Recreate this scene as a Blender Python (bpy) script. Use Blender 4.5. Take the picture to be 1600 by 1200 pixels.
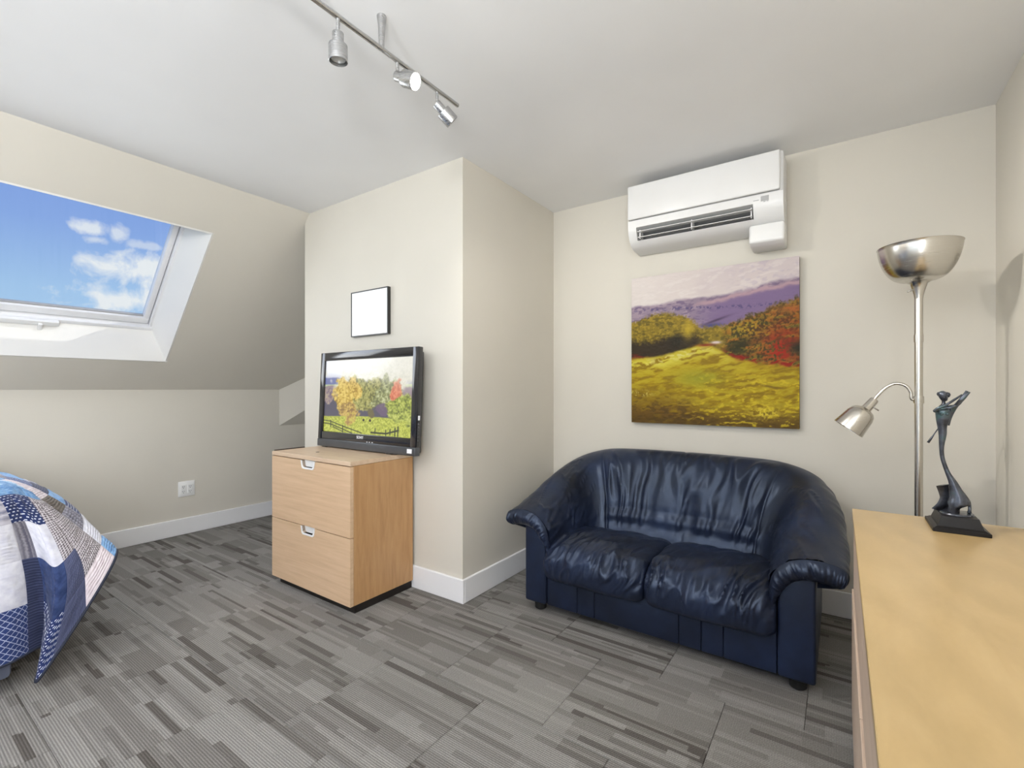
import bpy, bmesh, math, random
import numpy as np
from mathutils import Vector, Matrix

for o in list(bpy.data.objects):
    bpy.data.objects.remove(o, do_unlink=True)
scene = bpy.context.scene
COL = scene.collection
random.seed(7)

# ------------------------------------------------------------------ camera
cam_d = bpy.data.cameras.new('camera')
cam_d.sensor_width = 36.0
cam_d.lens = 736.0 / 1600.0 * 36.0
cam_d.shift_y = 0.005
cam_d.clip_start = 0.02
cam = bpy.data.objects.new('camera', cam_d)
cam.location = (0, 0, 1.17)
cam.rotation_euler = (math.radians(90), 0, math.radians(34.824))
COL.objects.link(cam)
scene.camera = cam

# ------------------------------------------------------------------ view
vs = scene.view_settings
vs.view_transform = 'Standard'
vs.look = 'None'
vs.gamma = 1.0
vs.use_curve_mapping = False
vs.exposure = 0.07

# ------------------------------------------------------------------ node helpers
class NT:
    """small wrapper for building node trees"""
    def __init__(self, tree):
        self.t = tree
    def n(self, typ, **kw):
        nd = self.t.nodes.new(typ)
        for k, v in kw.items():
            setattr(nd, k, v)
        return nd
    def l(self, a, b):
        self.t.links.new(a, b)
    def put(self, sock, v):
        if hasattr(v, 'is_output'):
            self.t.links.new(v, sock)
        else:
            sock.default_value = v
    def math(self, op, a, b=0.0, c=None, clamp=False):
        nd = self.n('ShaderNodeMath', operation=op)
        nd.use_clamp = clamp
        self.put(nd.inputs[0], a); self.put(nd.inputs[1], b)
        if c is not None:
            self.put(nd.inputs[2], c)
        return nd.outputs[0]
    def vec(self, x, y, z):
        nd = self.n('ShaderNodeCombineXYZ')
        for i, v in enumerate((x, y, z)):
            self.put(nd.inputs[i], v)
        return nd.outputs[0]
    def sep(self, v):
        nd = self.n('ShaderNodeSeparateXYZ'); self.l(v, nd.inputs[0])
        return nd.outputs
    def mapping(self, v, scale=(1, 1, 1), loc=(0, 0, 0), rot=(0, 0, 0)):
        nd = self.n('ShaderNodeMapping'); self.l(v, nd.inputs[0])
        nd.inputs['Scale'].default_value = scale
        nd.inputs['Location'].default_value = loc
        nd.inputs['Rotation'].default_value = rot
        return nd.outputs[0]
    def noise(self, v, scale=5.0, detail=3.0, rough=0.5, dist=0.0):
        nd = self.n('ShaderNodeTexNoise')
        if v is not None:
            self.l(v, nd.inputs['Vector'])
        nd.inputs['Scale'].default_value = scale
        nd.inputs['Detail'].default_value = detail
        nd.inputs['Roughness'].default_value = rough
        nd.inputs['Distortion'].default_value = dist
        return nd.outputs[0]
    def white(self, v):
        nd = self.n('ShaderNodeTexWhiteNoise', noise_dimensions='3D'); self.l(v, nd.inputs['Vector'])
        return nd.outputs['Value']
    def ramp(self, fac, stops, interp='LINEAR'):
        nd = self.n('ShaderNodeValToRGB'); cr = nd.color_ramp; cr.interpolation = interp
        while len(cr.elements) < len(stops):
            cr.elements.new(0.5)
        for e, (p, c) in zip(cr.elements, stops):
            e.position = p
            e.color = (c[0], c[1], c[2], 1) if not isinstance(c, (int, float)) else (c, c, c, 1)
        self.put(nd.inputs[0], fac)
        return nd.outputs[0]
    def mix(self, fac, a, b, typ='MIX'):
        nd = self.n('ShaderNodeMix', data_type='RGBA', blend_type=typ)
        self.put(nd.inputs[0], fac)
        for i, v in ((6, a), (7, b)):
            if isinstance(v, tuple) and len(v) == 3:
                v = v + (1,)
            self.put(nd.inputs[i], v)
        return nd.outputs[2]
    def bump(self, height, strength=0.3, dist=0.01):
        nd = self.n('ShaderNodeBump'); self.l(height, nd.inputs['Height'])
        nd.inputs['Strength'].default_value = strength
        nd.inputs['Distance'].default_value = dist
        return nd.outputs[0]

def srgb(r, g, b):
    f = lambda c: (c / 255 / 12.92) if c / 255 <= 0.04045 else ((c / 255 + 0.055) / 1.055) ** 2.4
    return (f(r), f(g), f(b))

MATS = {}
def new_mat(name):
    m = bpy.data.materials.new(name); m.use_nodes = True
    t = m.node_tree; t.nodes.clear()
    k = NT(t)
    out = k.n('ShaderNodeOutputMaterial'); bs = k.n('ShaderNodeBsdfPrincipled')
    k.l(bs.outputs[0], out.inputs[0])
    MATS[name] = m
    return m, k, bs, out
def plain(name, col, rough=0.5, metal=0.0, var=0.06, scale=8.0, bump=0.0, bscale=200.0, coat=0.0):
    m, k, bs, out = new_mat(name)
    tc = k.n('ShaderNodeTexCoord')
    nz = k.noise(tc.outputs['Object'], scale, 3)
    c0 = tuple(max(0, c * (1 - var)) for c in col); c1 = tuple(min(1, c * (1 + var)) for c in col)
    k.l(k.ramp(nz, [(0.3, c0), (0.7, c1)]), bs.inputs['Base Color'])
    bs.inputs['Roughness'].default_value = rough
    bs.inputs['Metallic'].default_value = metal
    bs.inputs['Coat Weight'].default_value = coat
    bs.inputs['Coat Roughness'].default_value = 0.15
    if bump:
        k.l(k.bump(k.noise(tc.outputs['Object'], bscale, 2), bump, 0.002), bs.inputs['Normal'])
    return m

# ------------------------------------------------------------------ world: blue sky with scattered clouds
world = bpy.data.worlds.new('sky'); scene.world = world; world.use_nodes = True
wt = world.node_tree; wt.nodes.clear(); k = NT(wt)
wo = k.n('ShaderNodeOutputWorld'); bg = k.n('ShaderNodeBackground'); k.l(bg.outputs[0], wo.inputs[0])
tc = k.n('ShaderNodeTexCoord')
sx, sy, sz = k.sep(tc.outputs['Generated'])
base = k.ramp(sz, [(0.0, srgb(190, 220, 246)), (0.15, srgb(168, 203, 242)), (0.25, srgb(140, 173, 234)), (0.34, srgb(128, 160, 230)), (0.8, srgb(92, 130, 214))])
cn = k.noise(tc.outputs['Generated'], 20, 6, 0.6, 0.4)
cbig = k.noise(k.mapping(tc.outputs['Generated'], scale=(1, 1, 2.2), loc=(3.35, 1.1, 0.02)), 4.2, 5, 0.55, 0.3)
cm = k.ramp(cbig, [(0.62, 0.0), (0.78, 1.0)])
# a few fair-weather clouds low over the roofs: (direction, width, height, weight)
for (cd, cw, ch, wt_) in [((-0.938, 0.287, 0.192), 0.075, 0.034, 1.0), ((-0.948, 0.284, 0.145), 0.11, 0.028, 1.0), ((-0.943, 0.225, 0.246), 0.028, 0.014, 0.85), ((-0.936, 0.253, 0.243), 0.012, 0.016, 0.7), ((-0.927, 0.293, 0.233), 0.03, 0.007, 0.5), ((-0.945, 0.231, 0.231), 0.02, 0.008, 0.6)]:
    ex = k.math('SUBTRACT', sy, cd[1]); ez = k.math('SUBTRACT', sz, cd[2])
    rr = k.math('SQRT', k.math('ADD', k.math('POWER', k.math('ABSOLUTE', k.math('DIVIDE', ex, cw)), 2.0), k.math('POWER', k.math('ABSOLUTE', k.math('DIVIDE', ez, ch)), 2.0)))
    rr = k.math('ADD', rr, k.math('MULTIPLY', k.math('SUBTRACT', cn, 0.5), 3.2))
    west = k.math('LESS_THAN', sx, 0.0)
    m_ = k.math('MULTIPLY', k.ramp(rr, [(0.35, wt_), (1.0, 0.0)]), west)
    cm = k.math('MAXIMUM', cm, m_)
sky = k.mix(cm, base, srgb(240, 243, 248))
k.l(sky, bg.inputs[0]); bg.inputs[1].default_value = 1.0

def add_light(name, typ, loc, energy, col=(1, 1, 1), **kw):
    d = bpy.data.lights.new(name, typ); d.energy = energy; d.color = col
    tgt = kw.pop('target', None)
    for a, b in kw.items():
        setattr(d, a, b)
    o = bpy.data.objects.new(name, d); o.location = loc; COL.objects.link(o)
    if tgt is not None:
        o.rotation_euler = (Vector(tgt) - Vector(loc)).to_track_quat('-Z', 'Y').to_euler()
    return o
# the sun stands over the ridge and only catches the sill of the roof window
add_light('sun', 'SUN', (0, 0, 6), 1.1, (1.0, 0.95, 0.88), angle=0.01, target=(-0.70, -0.55, 4.88))
# fill at two added unseen windows behind the camera; daylight at the roof window
add_light('south_fill_light', 'AREA', (-1.3, -1.52, 1.5), 9, (0.96, 0.985, 1.0), shape='RECTANGLE', size=2.3, size_y=1.5, target=(-1.5, 2, 3.2))
add_light('east_fill_light', 'AREA', (0.50, -0.95, 1.45), 66, (0.96, 0.985, 1.0), shape='RECTANGLE', size=0.95, size_y=1.4, target=(-3.0, -0.4, 3.1))
add_light('roof_window_daylight', 'AREA', (-3.753, 0.85, 1.770), 12, (0.93, 0.97, 1.0), shape='RECTANGLE', size=1.0, size_y=1.0, target=(-3.025, 0.85, 1.085))

# ------------------------------------------------------------------ geometry helpers
def obj(name, verts, faces, mat, parent=None, smooth=False, auto=None):
    off = Vector((0, 0, 0))
    p = parent
    while p is not None:
        off += p.location; p = p.parent
    me = bpy.data.meshes.new(name)
    me.from_pydata([tuple(Vector(v) - off) for v in verts], [], [tuple(int(i) for i in f) for f in faces])
    me.update()
    o = bpy.data.objects.new(name, me); COL.objects.link(o)
    if parent is not None:
        o.parent = parent
    if mat is not None:
        me.materials.append(MATS[mat] if isinstance(mat, str) else mat)
    if smooth:
        for p in me.polygons:
            p.use_smooth = True
        if auto:
            me.set_sharp_from_angle(angle=math.radians(auto))
    return o
def thing(name, label, cat, loc, group=None):
    o = bpy.data.objects.new(name, None); o.empty_display_size = 0.05
    o.location = loc; COL.objects.link(o)
    o['label'] = label; o['category'] = cat
    if group: o['group'] = group
    return o
def tag(o, label, cat, group=None):
    o['label'] = label; o['category'] = cat
    if group: o['group'] = group
    return o
def struct(o, label=None):
    o['kind'] = 'structure'
    if label: o['label'] = label
    return o

class G:
    """collects shapes into vertex / face lists"""
    def __init__(self):
        self.v = []; self.f = []
    def add(self, vf):
        n = len(self.v)
        self.v += [tuple(p) for p in vf[0]]; self.f += [tuple(i + n for i in f) for f in vf[1]]
        return self
    def xf(self, M):
        self.v = [tuple(M @ Vector(p)) for p in self.v]; return self
    def build(self, name, mat, parent=None, smooth=False, auto=None):
        return obj(name, self.v, self.f, mat, parent, smooth, auto)
def box(x0, x1, y0, y1, z0, z1, bev=0.0, seg=2):
    if bev <= 0:
        v = [(x0, y0, z0), (x1, y0, z0), (x1, y1, z0), (x0, y1, z0), (x0, y0, z1), (x1, y0, z1), (x1, y1, z1), (x0, y1, z1)]
        f = [(0, 3, 2, 1), (4, 5, 6, 7), (0, 1, 5, 4), (1, 2, 6, 5), (2, 3, 7, 6), (3, 0, 4, 7)]
        return v, f
    bm = bmesh.new()
    bmesh.ops.create_cube(bm, size=1.0)
    for q in bm.verts:
        q.co = Vector(((x0 + x1) / 2 + q.co.x * (x1 - x0), (y0 + y1) / 2 + q.co.y * (y1 - y0), (z0 + z1) / 2 + q.co.z * (z1 - z0)))
    bmesh.ops.bevel(bm, geom=list(bm.edges), offset=bev, segments=seg, affect='EDGES', profile=0.5)
    bm.verts.index_update()
    v = [tuple(q.co) for q in bm.verts]; f = [tuple(q.index for q in fa.verts) for fa in bm.faces]
    bm.free()
    return v, f
def prism(poly, axis, a0, a1):
    """extrude a polygon given in the two other axes (cyclic order) along axis"""
    def mk(p, a):
        if axis == 'x': return (a, p[0], p[1])
        if axis == 'y': return (p[0], a, p[1])
        return (p[0], p[1], a)
    n = len(poly)
    v = [mk(p, a0) for p in poly] + [mk(p, a1) for p in poly]
    f = [tuple(range(n - 1, -1, -1)), tuple(range(n, 2 * n))]
    f += [(i, (i + 1) % n, n + (i + 1) % n, n + i) for i in range(n)]
    return v, f
def lathe(prof, seg=32, center=(0, 0, 0)):
    v = []; f = []
    for (r, z) in prof:
        for i in range(seg):
            a = 2 * math.pi * i / seg
            v.append((center[0] + r * math.cos(a), center[1] + r * math.sin(a), center[2] + z))
    for j in range(len(prof) - 1):
        for i in range(seg):
            i2 = (i + 1) % seg
            f.append((j * seg + i, j * seg + i2, (j + 1) * seg + i2, (j + 1) * seg + i))
    if prof[0][0] > 1e-6: f.append(tuple(range(seg - 1, -1, -1)))
    if prof[-1][0] > 1e-6: f.append(tuple((len(prof) - 1) * seg + i for i in range(seg)))
    return v, f
def lathe_axis(prof, p0, direc, seg=24):
    v, f = lathe(prof, seg)
    q = Vector(direc).normalized().to_track_quat('Z', 'Y').to_matrix()
    return [tuple(q @ Vector(p) + Vector(p0)) for p in v], f
def tube(path, radii, seg=10, flat=None, cap=True):
    """sweep; radii scalar, list, or list of (ra, rb); flat = preferred direction of ra"""
    P = [Vector(p) for p in path]; n = len(P)
    if not isinstance(radii, (list, tuple)): radii = [radii] * n
    v = []; f = []
    prev = None
    for i in range(n):
        t = (P[min(i + 1, n - 1)] - P[max(i - 1, 0)]).normalized()
        if flat is not None:
            a = Vector(flat) - t * t.dot(Vector(flat))
        elif prev is None:
            a = t.orthogonal()
        else:
            a = prev - t * t.dot(prev)
        a.normalize(); prev = a
        b = t.cross(a)
        r = radii[i]; ra, rb = r if isinstance(r, (list, tuple)) else (r, r)
        for s in range(seg):
            w = 2 * math.pi * s / seg
            v.append(tuple(P[i] + a * (ra * math.cos(w)) + b * (rb * math.sin(w))))
    for i in range(n - 1):
        for s in range(seg):
            s2 = (s + 1) % seg
            f.append((i * seg + s, i * seg + s2, (i + 1) * seg + s2, (i + 1) * seg + s))
    if cap:
        f.append(tuple(range(seg - 1, -1, -1))); f.append(tuple((n - 1) * seg + s for s in range(seg)))
    return v, f
def smooth_path(pts, n):
    P = np.array(pts, float); m = len(P)
    E = np.vstack([2 * P[0] - P[1], P, 2 * P[-1] - P[-2]])
    out = []
    for q in np.linspace(0, m - 1, n):
        i = min(int(q), m - 2); t = q - i
        p0, p1, p2, p3 = E[i], E[i + 1], E[i + 2], E[i + 3]
        out.append(0.5 * (2 * p1 + (p2 - p0) * t + (2 * p0 - 5 * p1 + 4 * p2 - p3) * t * t + (3 * p1 - p0 - 3 * p2 + p3) * t ** 3))
    return [tuple(o) for o in out]
def cr_weights(m, qs):
    """Catmull-Rom weight matrix (len(qs) x m)"""
    W = np.zeros((len(qs), m))
    for r, q in enumerate(qs):
        i = min(max(int(math.floor(q)), 0), m - 2); t = q - i
        w = [(-t + 2 * t * t - t ** 3) / 2, (2 - 5 * t * t + 3 * t ** 3) / 2, (t + 4 * t * t - 3 * t ** 3) / 2, (-t * t + t ** 3) / 2]
        for j, ww in zip((i - 1, i, i + 1, i + 2), w):
            if j < 0:
                W[r, 0] += 2 * ww; W[r, 1] -= ww
            elif j > m - 1:
                W[r, m - 1] += 2 * ww; W[r, m - 2] -= ww
            else:
                W[r, j] += ww
    return W
def cr_surface(ctrl, us, vs_):
    C = np.array(ctrl, float)
    return np.einsum('ui,vj,ijk->uvk', cr_weights(C.shape[0], us), cr_weights(C.shape[1], vs_), C)
def normals(S):
    du = np.gradient(S, axis=0); dv = np.gradient(S, axis=1)
    n = np.cross(du, dv); n /= np.maximum(np.linalg.norm(n, axis=2, keepdims=True), 1e-9)
    return n
def grid_faces(nu, nv, flip=False):
    f = []
    for i in range(nu - 1):
        for j in range(nv - 1):
            q = (i * nv + j, (i + 1) * nv + j, (i + 1) * nv + j + 1, i * nv + j + 1)
            f.append(q[::-1] if flip else q)
    return f

def hash2(ix, iy, seed):
    h = (ix.astype(np.int64) * 374761393 + iy.astype(np.int64) * 668265263 + seed * 1442695041) & 0xFFFFFFFF
    h = ((h ^ (h >> 13)) * 1274126177) & 0xFFFFFFFF
    return ((h ^ (h >> 16)) & 0xFFFFFF) / float(0xFFFFFF)
def vnoise(x, y, seed=0):
    x = np.asarray(x, float); y = np.asarray(y, float)
    x, y = np.broadcast_arrays(x, y)
    ix = np.floor(x); iy = np.floor(y); fx = x - ix; fy = y - iy
    fx = fx * fx * (3 - 2 * fx); fy = fy * fy * (3 - 2 * fy)
    a = hash2(ix, iy, seed); b = hash2(ix + 1, iy, seed); c = hash2(ix, iy + 1, seed); d = hash2(ix + 1, iy + 1, seed)
    return (a * (1 - fx) + b * fx) * (1 - fy) + (c * (1 - fx) + d * fx) * fy
def fbm(x, y, seed=0, oct=4):
    s = 0; a = 0.5; t = 0
    for o in range(oct):
        s = s + a * vnoise(np.asarray(x) * 2 ** o, np.asarray(y) * 2 ** o, seed + o * 17); t += a; a *= 0.5
    return s / t
def sstep(a, b, x):
    t = np.clip((x - a) / (b - a), 0, 1); return t * t * (3 - 2 * t)
def lin(rgb):
    c = np.asarray(rgb, float) / 255.0
    return np.where(c <= 0.04045, c / 12.92, ((c + 0.055) / 1.055) ** 2.4)

# ------------------------------------------------------------------ materials
def wall_mat(name, col):
    m, k, bs, out = new_mat(name)
    ge = k.n('ShaderNodeNewGeometry')
    a = k.noise(ge.outputs['Position'], 1.3, 3)
    c0 = tuple(c * 0.97 for c in col); c1 = tuple(c * 1.03 for c in col)
    k.l(k.ramp(a, [(0.3, c0), (0.7, c1)]), bs.inputs['Base Color'])
    bs.inputs['Roughness'].default_value = 0.62
    k.l(k.bump(k.noise(ge.outputs['Position'], 260, 2), 0.06, 0.001), bs.inputs['Normal'])
wall_mat('wall_paint', (0.665, 0.63, 0.555))
wall_mat('ceiling_paint', (0.87, 0.87, 0.87))
wall_mat('reveal_paint', (0.86, 0.845, 0.81))
wall_mat('trim_paint', (0.83, 0.83, 0.84))
plain('white_plastic', (0.85, 0.85, 0.84), 0.35, var=0.01)
plain('ac_white', (0.78, 0.778, 0.77), 0.3, var=0.01)
plain('grey_print', (0.42, 0.42, 0.42), 0.5, var=0.02)
plain('dark_slot', (0.02, 0.02, 0.02), 0.6)
plain('vent_grey', (0.10, 0.10, 0.10), 0.5)
plain('black_plastic', (0.012, 0.012, 0.014), 0.28, coat=0.3)
plain('gloss_bezel', (0.010, 0.010, 0.013), 0.12, coat=0.6)
plain('silver_strip', (0.10, 0.105, 0.115), 0.3, metal=0.6)
plain('logo_white', (0.85, 0.85, 0.87), 0.4, var=0.0)
plain('black_wood', (0.014, 0.011, 0.009), 0.45)
plain('dark_brown_wood', (0.055, 0.032, 0.02), 0.45, var=0.25, scale=15)
plain('frame_black', (0.03, 0.028, 0.026), 0.35)
plain('paper', (0.88, 0.87, 0.84), 0.12, var=0.01, coat=0.4)
plain('black_foot', (0.01, 0.01, 0.01), 0.5)
plain('canvas_side', (0.10, 0.075, 0.03), 0.7, var=0.3, scale=30)
plain('sheet', (0.70, 0.64, 0.56), 0.85, var=0.25, scale=35)
plain('bed_base_cloth', (0.16, 0.18, 0.25), 0.9, bump=0.3)
plain('mattress_cloth', (0.75, 0.75, 0.76), 0.9)
plain('binding', (0.02, 0.025, 0.045), 0.8)

def metal_mat(name, col, rough, aniso=(1, 1, 60)):
    m, k, bs, out = new_mat(name)
    tc = k.n('ShaderNodeTexCoord')
    nz = k.noise(k.mapping(tc.outputs['Object'], aniso), 12, 3)
    k.l(k.ramp(nz, [(0.3, tuple(c * 0.92 for c in col)), (0.7, col)]), bs.inputs['Base Color'])
    k.l(k.ramp(nz, [(0.3, rough * 0.85), (0.7, rough * 1.15)]), bs.inputs['Roughness'])
    bs.inputs['Metallic'].default_value = 1.0
metal_mat('brushed_nickel', (0.62, 0.595, 0.55), 0.24)
metal_mat('track_nickel', (0.55, 0.55, 0.55), 0.28)
plain('lamp_inside', (0.8, 0.8, 0.78), 0.5)

def bronze():
    m, k, bs, out = new_mat('bronze')
    tc = k.n('ShaderNodeTexCoord')
    a = k.noise(tc.outputs['Object'], 22, 4, 0.6)
    k.l(k.ramp(a, [(0.35, (0.025, 0.025, 0.03)), (0.55, (0.09, 0.10, 0.125)), (0.72, (0.06, 0.12, 0.115))]), bs.inputs['Base Color'])
    bs.inputs['Metallic'].default_value = 0.55
    bs.inputs['Roughness'].default_value = 0.26
    k.l(k.bump(k.noise(tc.outputs['Object'], 90, 3), 0.25, 0.003), bs.inputs['Normal'])
bronze()
plain('statue_base_black', (0.008, 0.007, 0.007), 0.4).node_tree.nodes['Principled BSDF'].inputs['Specular IOR Level'].default_value = 0.25

def wood(name, c0, c1, c2, scale, rough=0.4, flame=0.0, coat=0.1):
    """grain runs along the axis with the small scale value"""
    m, k, bs, out = new_mat(name)
    tc = k.n('ShaderNodeTexCoord')
    v = k.mapping(tc.outputs['Object'], scale)
    a = k.noise(v, 6, 5, 0.6, 0.4)
    b = k.noise(k.mapping(tc.outputs['Object'], tuple(s * 3.5 for s in scale)), 9, 3, 0.6)
    c = k.ramp(a, [(0.28, c0), (0.5, c1), (0.75, c2)])
    d = k.mix(k.math('MULTIPLY', b, 0.22), c, tuple(q * 0.72 for q in c0))
    if flame:
        w = k.n('ShaderNodeTexWave', wave_type='RINGS', rings_direction='Z')
        k.l(k.mapping(tc.outputs['Object'], (1.6, 0.55, 1.0), loc=(-0.45, -0.9, 0)), w.inputs['Vector'])
        w.inputs['Scale'].default_value = 2.3; w.inputs['Distortion'].default_value = 7.0
        w.inputs['Detail'].default_value = 3.0; w.inputs['Detail Scale'].default_value = 0.8
        d = k.mix(k.math('MULTIPLY', w.outputs[1], flame), d, tuple(q * 0.62 for q in c0))
    k.l(d, bs.inputs['Base Color'])
    bs.inputs['Roughness'].default_value = rough
    bs.inputs['Coat Weight'].default_value = coat
    bs.inputs['Coat Roughness'].default_value = 0.25
    k.l(k.bump(b, 0.05, 0.001), bs.inputs['Normal'])
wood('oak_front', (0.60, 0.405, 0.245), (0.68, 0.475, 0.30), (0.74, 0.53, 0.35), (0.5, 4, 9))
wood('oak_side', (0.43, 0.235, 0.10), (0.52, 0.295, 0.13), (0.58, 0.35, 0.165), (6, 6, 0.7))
wood('oak_top', (0.58, 0.41, 0.28), (0.66, 0.49, 0.34), (0.72, 0.55, 0.39), (0.6, 7, 7))
wood('birch_top', (0.42, 0.29, 0.125), (0.46, 0.32, 0.145), (0.50, 0.355, 0.17), (2.2, 0.8, 2), 0.3, 0.16, 0.25)
wood('birch_front', (0.50, 0.38, 0.29), (0.57, 0.44, 0.34), (0.62, 0.49, 0.39), (6, 0.6, 6), 0.4)

def leather():
    m, k, bs, out = new_mat('navy_leather')
    tc = k.n('ShaderNodeTexCoord')
    a = k.noise(tc.outputs['Object'], 3.2, 4, 0.6)
    k.l(k.ramp(a, [(0.3, (0.008, 0.010, 0.018)), (0.52, (0.011, 0.016, 0.036)), (0.75, (0.017, 0.027, 0.065))]), bs.inputs['Base Color'])
    b = k.noise(tc.outputs['Object'], 14, 3)
    k.l(k.ramp(b, [(0.3, 0.31), (0.7, 0.42)]), bs.inputs['Roughness'])
    bs.inputs['Specular IOR Level'].default_value = 0.55
    bs.inputs['Specular Tint'].default_value = (0.62, 0.76, 1.0, 1)
    vo = k.n('ShaderNodeTexVoronoi'); vo.inputs['Scale'].default_value = 260
    k.l(tc.outputs['Object'], vo.inputs['Vector'])
    h = k.math('ADD', k.math('MULTIPLY', vo.outputs[0], 0.35), k.math('MULTIPLY', k.noise(tc.outputs['Object'], 30, 2, 0.5), 0.6))
    k.l(k.bump(h, 0.12, 0.003), bs.inputs['Normal'])
leather()

def carpet():
    m, k, bs, out = new_mat('carpet')
    ge = k.n('ShaderNodeNewGeometry'); oi = k.n('ShaderNodeObjectInfo')
    x, y, z = k.sep(ge.outputs['Position'])
    rnd = oi.outputs['Random']
    def layer(w, L, seed):
        r = k.math('FLOOR', k.math('DIVIDE', y, w))
        off = k.math('MULTIPLY', k.white(k.vec(r, seed, rnd)), L)
        c = k.math('FLOOR', k.math('DIVIDE', k.math('ADD', x, off), L))
        return k.white(k.vec(r, c, k.math('ADD', rnd, seed)))
    l1 = layer(0.0262, 0.34, 3.0)
    l2 = layer(0.0787, 0.55, 11.0)
    l3 = layer(0.0131, 0.5, 23.0)
    mid = k.ramp(l2, [(0.0, (0.140, 0.132, 0.122)), (0.35, (0.170, 0.162, 0.152)), (0.7, (0.195, 0.187, 0.176)), (1.0, (0.210, 0.202, 0.191))])
    dark = k.ramp(l1, [(0.0, 0.85), (0.06, 0.65), (0.13, 0.32), (0.26, 0.0), (1.0, 0.0)], 'CONSTANT')
    c = k.mix(dark, mid, (0.070, 0.063, 0.056))
    light = k.ramp(l3, [(0.0, 0.0), (0.82, 0.35), (0.93, 0.55), (1.0, 0.6)], 'CONSTANT')
    c = k.mix(light, c, (0.25, 0.24, 0.225))
    rib = k.math('SINE', k.math('MULTIPLY', y, 2 * math.pi / 0.0078))
    dot = k.math('SINE', k.math('MULTIPLY', x, 2 * math.pi / 0.007))
    ribm = k.math('ADD', 1.18, k.math('ADD', k.math('MULTIPLY', rib, 0.30), k.math('MULTIPLY', dot, 0.05)))
    fz = k.noise(ge.outputs['Position'], 260, 3, 0.65)
    ribm = k.math('MULTIPLY', ribm, k.math('ADD', 0.22, k.math('MULTIPLY', fz, 1.6)))
    c = k.mix(1.0, c, k.vec(ribm, ribm, ribm), 'MULTIPLY')
    k.l(c, bs.inputs['Base Color'])
    bs.inputs['Roughness'].default_value = 0.95
    bs.inputs['Specular IOR Level'].default_value = 0.1
    h = k.math('ADD', k.math('MULTIPLY', rib, 0.5), fz)
    k.l(k.bump(h, 0.5, 0.002), bs.inputs['Normal'])
carpet()
plain('subfloor', (0.05, 0.048, 0.045), 0.9)

def vcol_mat(name, rough, emit=0.0, coat=0.0, bump=False):
    m, k, bs, out = new_mat(name)
    at = k.n('ShaderNodeAttribute', attribute_name='paint')
    k.l(at.outputs['Color'], bs.inputs['Base Color'])
    bs.inputs['Roughness'].default_value = rough
    bs.inputs['Coat Weight'].default_value = coat
    bs.inputs['Coat Roughness'].default_value = 0.05
    if emit:
        bs.inputs['Base Color'].default_value = (0.01, 0.01, 0.01, 1)
        for l in list(m.node_tree.links):
            if l.to_socket == bs.inputs['Base Color']:
                m.node_tree.links.remove(l)
        k.l(at.outputs['Color'], bs.inputs['Emission Color'])
        bs.inputs['Emission Strength'].default_value = emit
    return m
vcol_mat('oil_paint', 0.55).node_tree.nodes['Principled BSDF'].inputs['Specular IOR Level'].default_value = 0.2
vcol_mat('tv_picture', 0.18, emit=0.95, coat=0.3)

def glass():
    m = bpy.data.materials.new('window_glass'); m.use_nodes = True; MATS['window_glass'] = m
    t = m.node_tree; t.nodes.clear(); k = NT(t)
    out = k.n('ShaderNodeOutputMaterial'); tr = k.n('ShaderNodeBsdfTransparent'); gl = k.n('ShaderNodeBsdfGlossy')
    gl.inputs['Roughness'].default_value = 0.02
    tr.inputs[0].default_value = (0.97, 0.985, 0.98, 1)
    mx = k.n('ShaderNodeMixShader')
    mx.inputs[0].default_value = 0.05; k.l(tr.outputs[0], mx.inputs[1]); k.l(gl.outputs[0], mx.inputs[2])
    k.l(mx.outputs[0], out.inputs[0])
glass()
def emitter(name, col, s):
    m, k, bs, out = new_mat(name)
    bs.inputs['Base Color'].default_value = (0.8, 0.8, 0.8, 1)
    bs.inputs['Emission Color'].default_value = col + (1,)
    bs.inputs['Emission Strength'].default_value = s
emitter('lit_bulb', (1.0, 0.96, 0.88), 30.0)
plain('dark_bulb', (0.5, 0.5, 0.48), 0.2)

# ------------------------------------------------------------------ room
H = 2.442                    # ceiling height
XE, YN, YS, XW = 0.572, 2.96, -1.6, -4.35
KZ = 1.165                   # height of the knee wall
XS = -3.15                   # where the roof slope meets the ceiling
BX0, BX1, BY = -3.21, -1.694, 1.963     # boxed chase projecting into the room
SL = Vector((XS - XW, 0, H - KZ)); SLEN = SL.length; SD = SL.normalized()
SN = Vector((-SD.z, 0, SD.x))           # pointing out of the room
def slope_pt(t, y, d=0.0):
    return Vector((XW, y, KZ)) + SD * t + SN * d

floor = struct(G().add(box(XW - 0.1, XE + 0.1, YS - 0.1, YN + 0.1, -0.1, -0.007)).build('floor', 'subfloor'), 'grey striped carpet tile floor')
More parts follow.
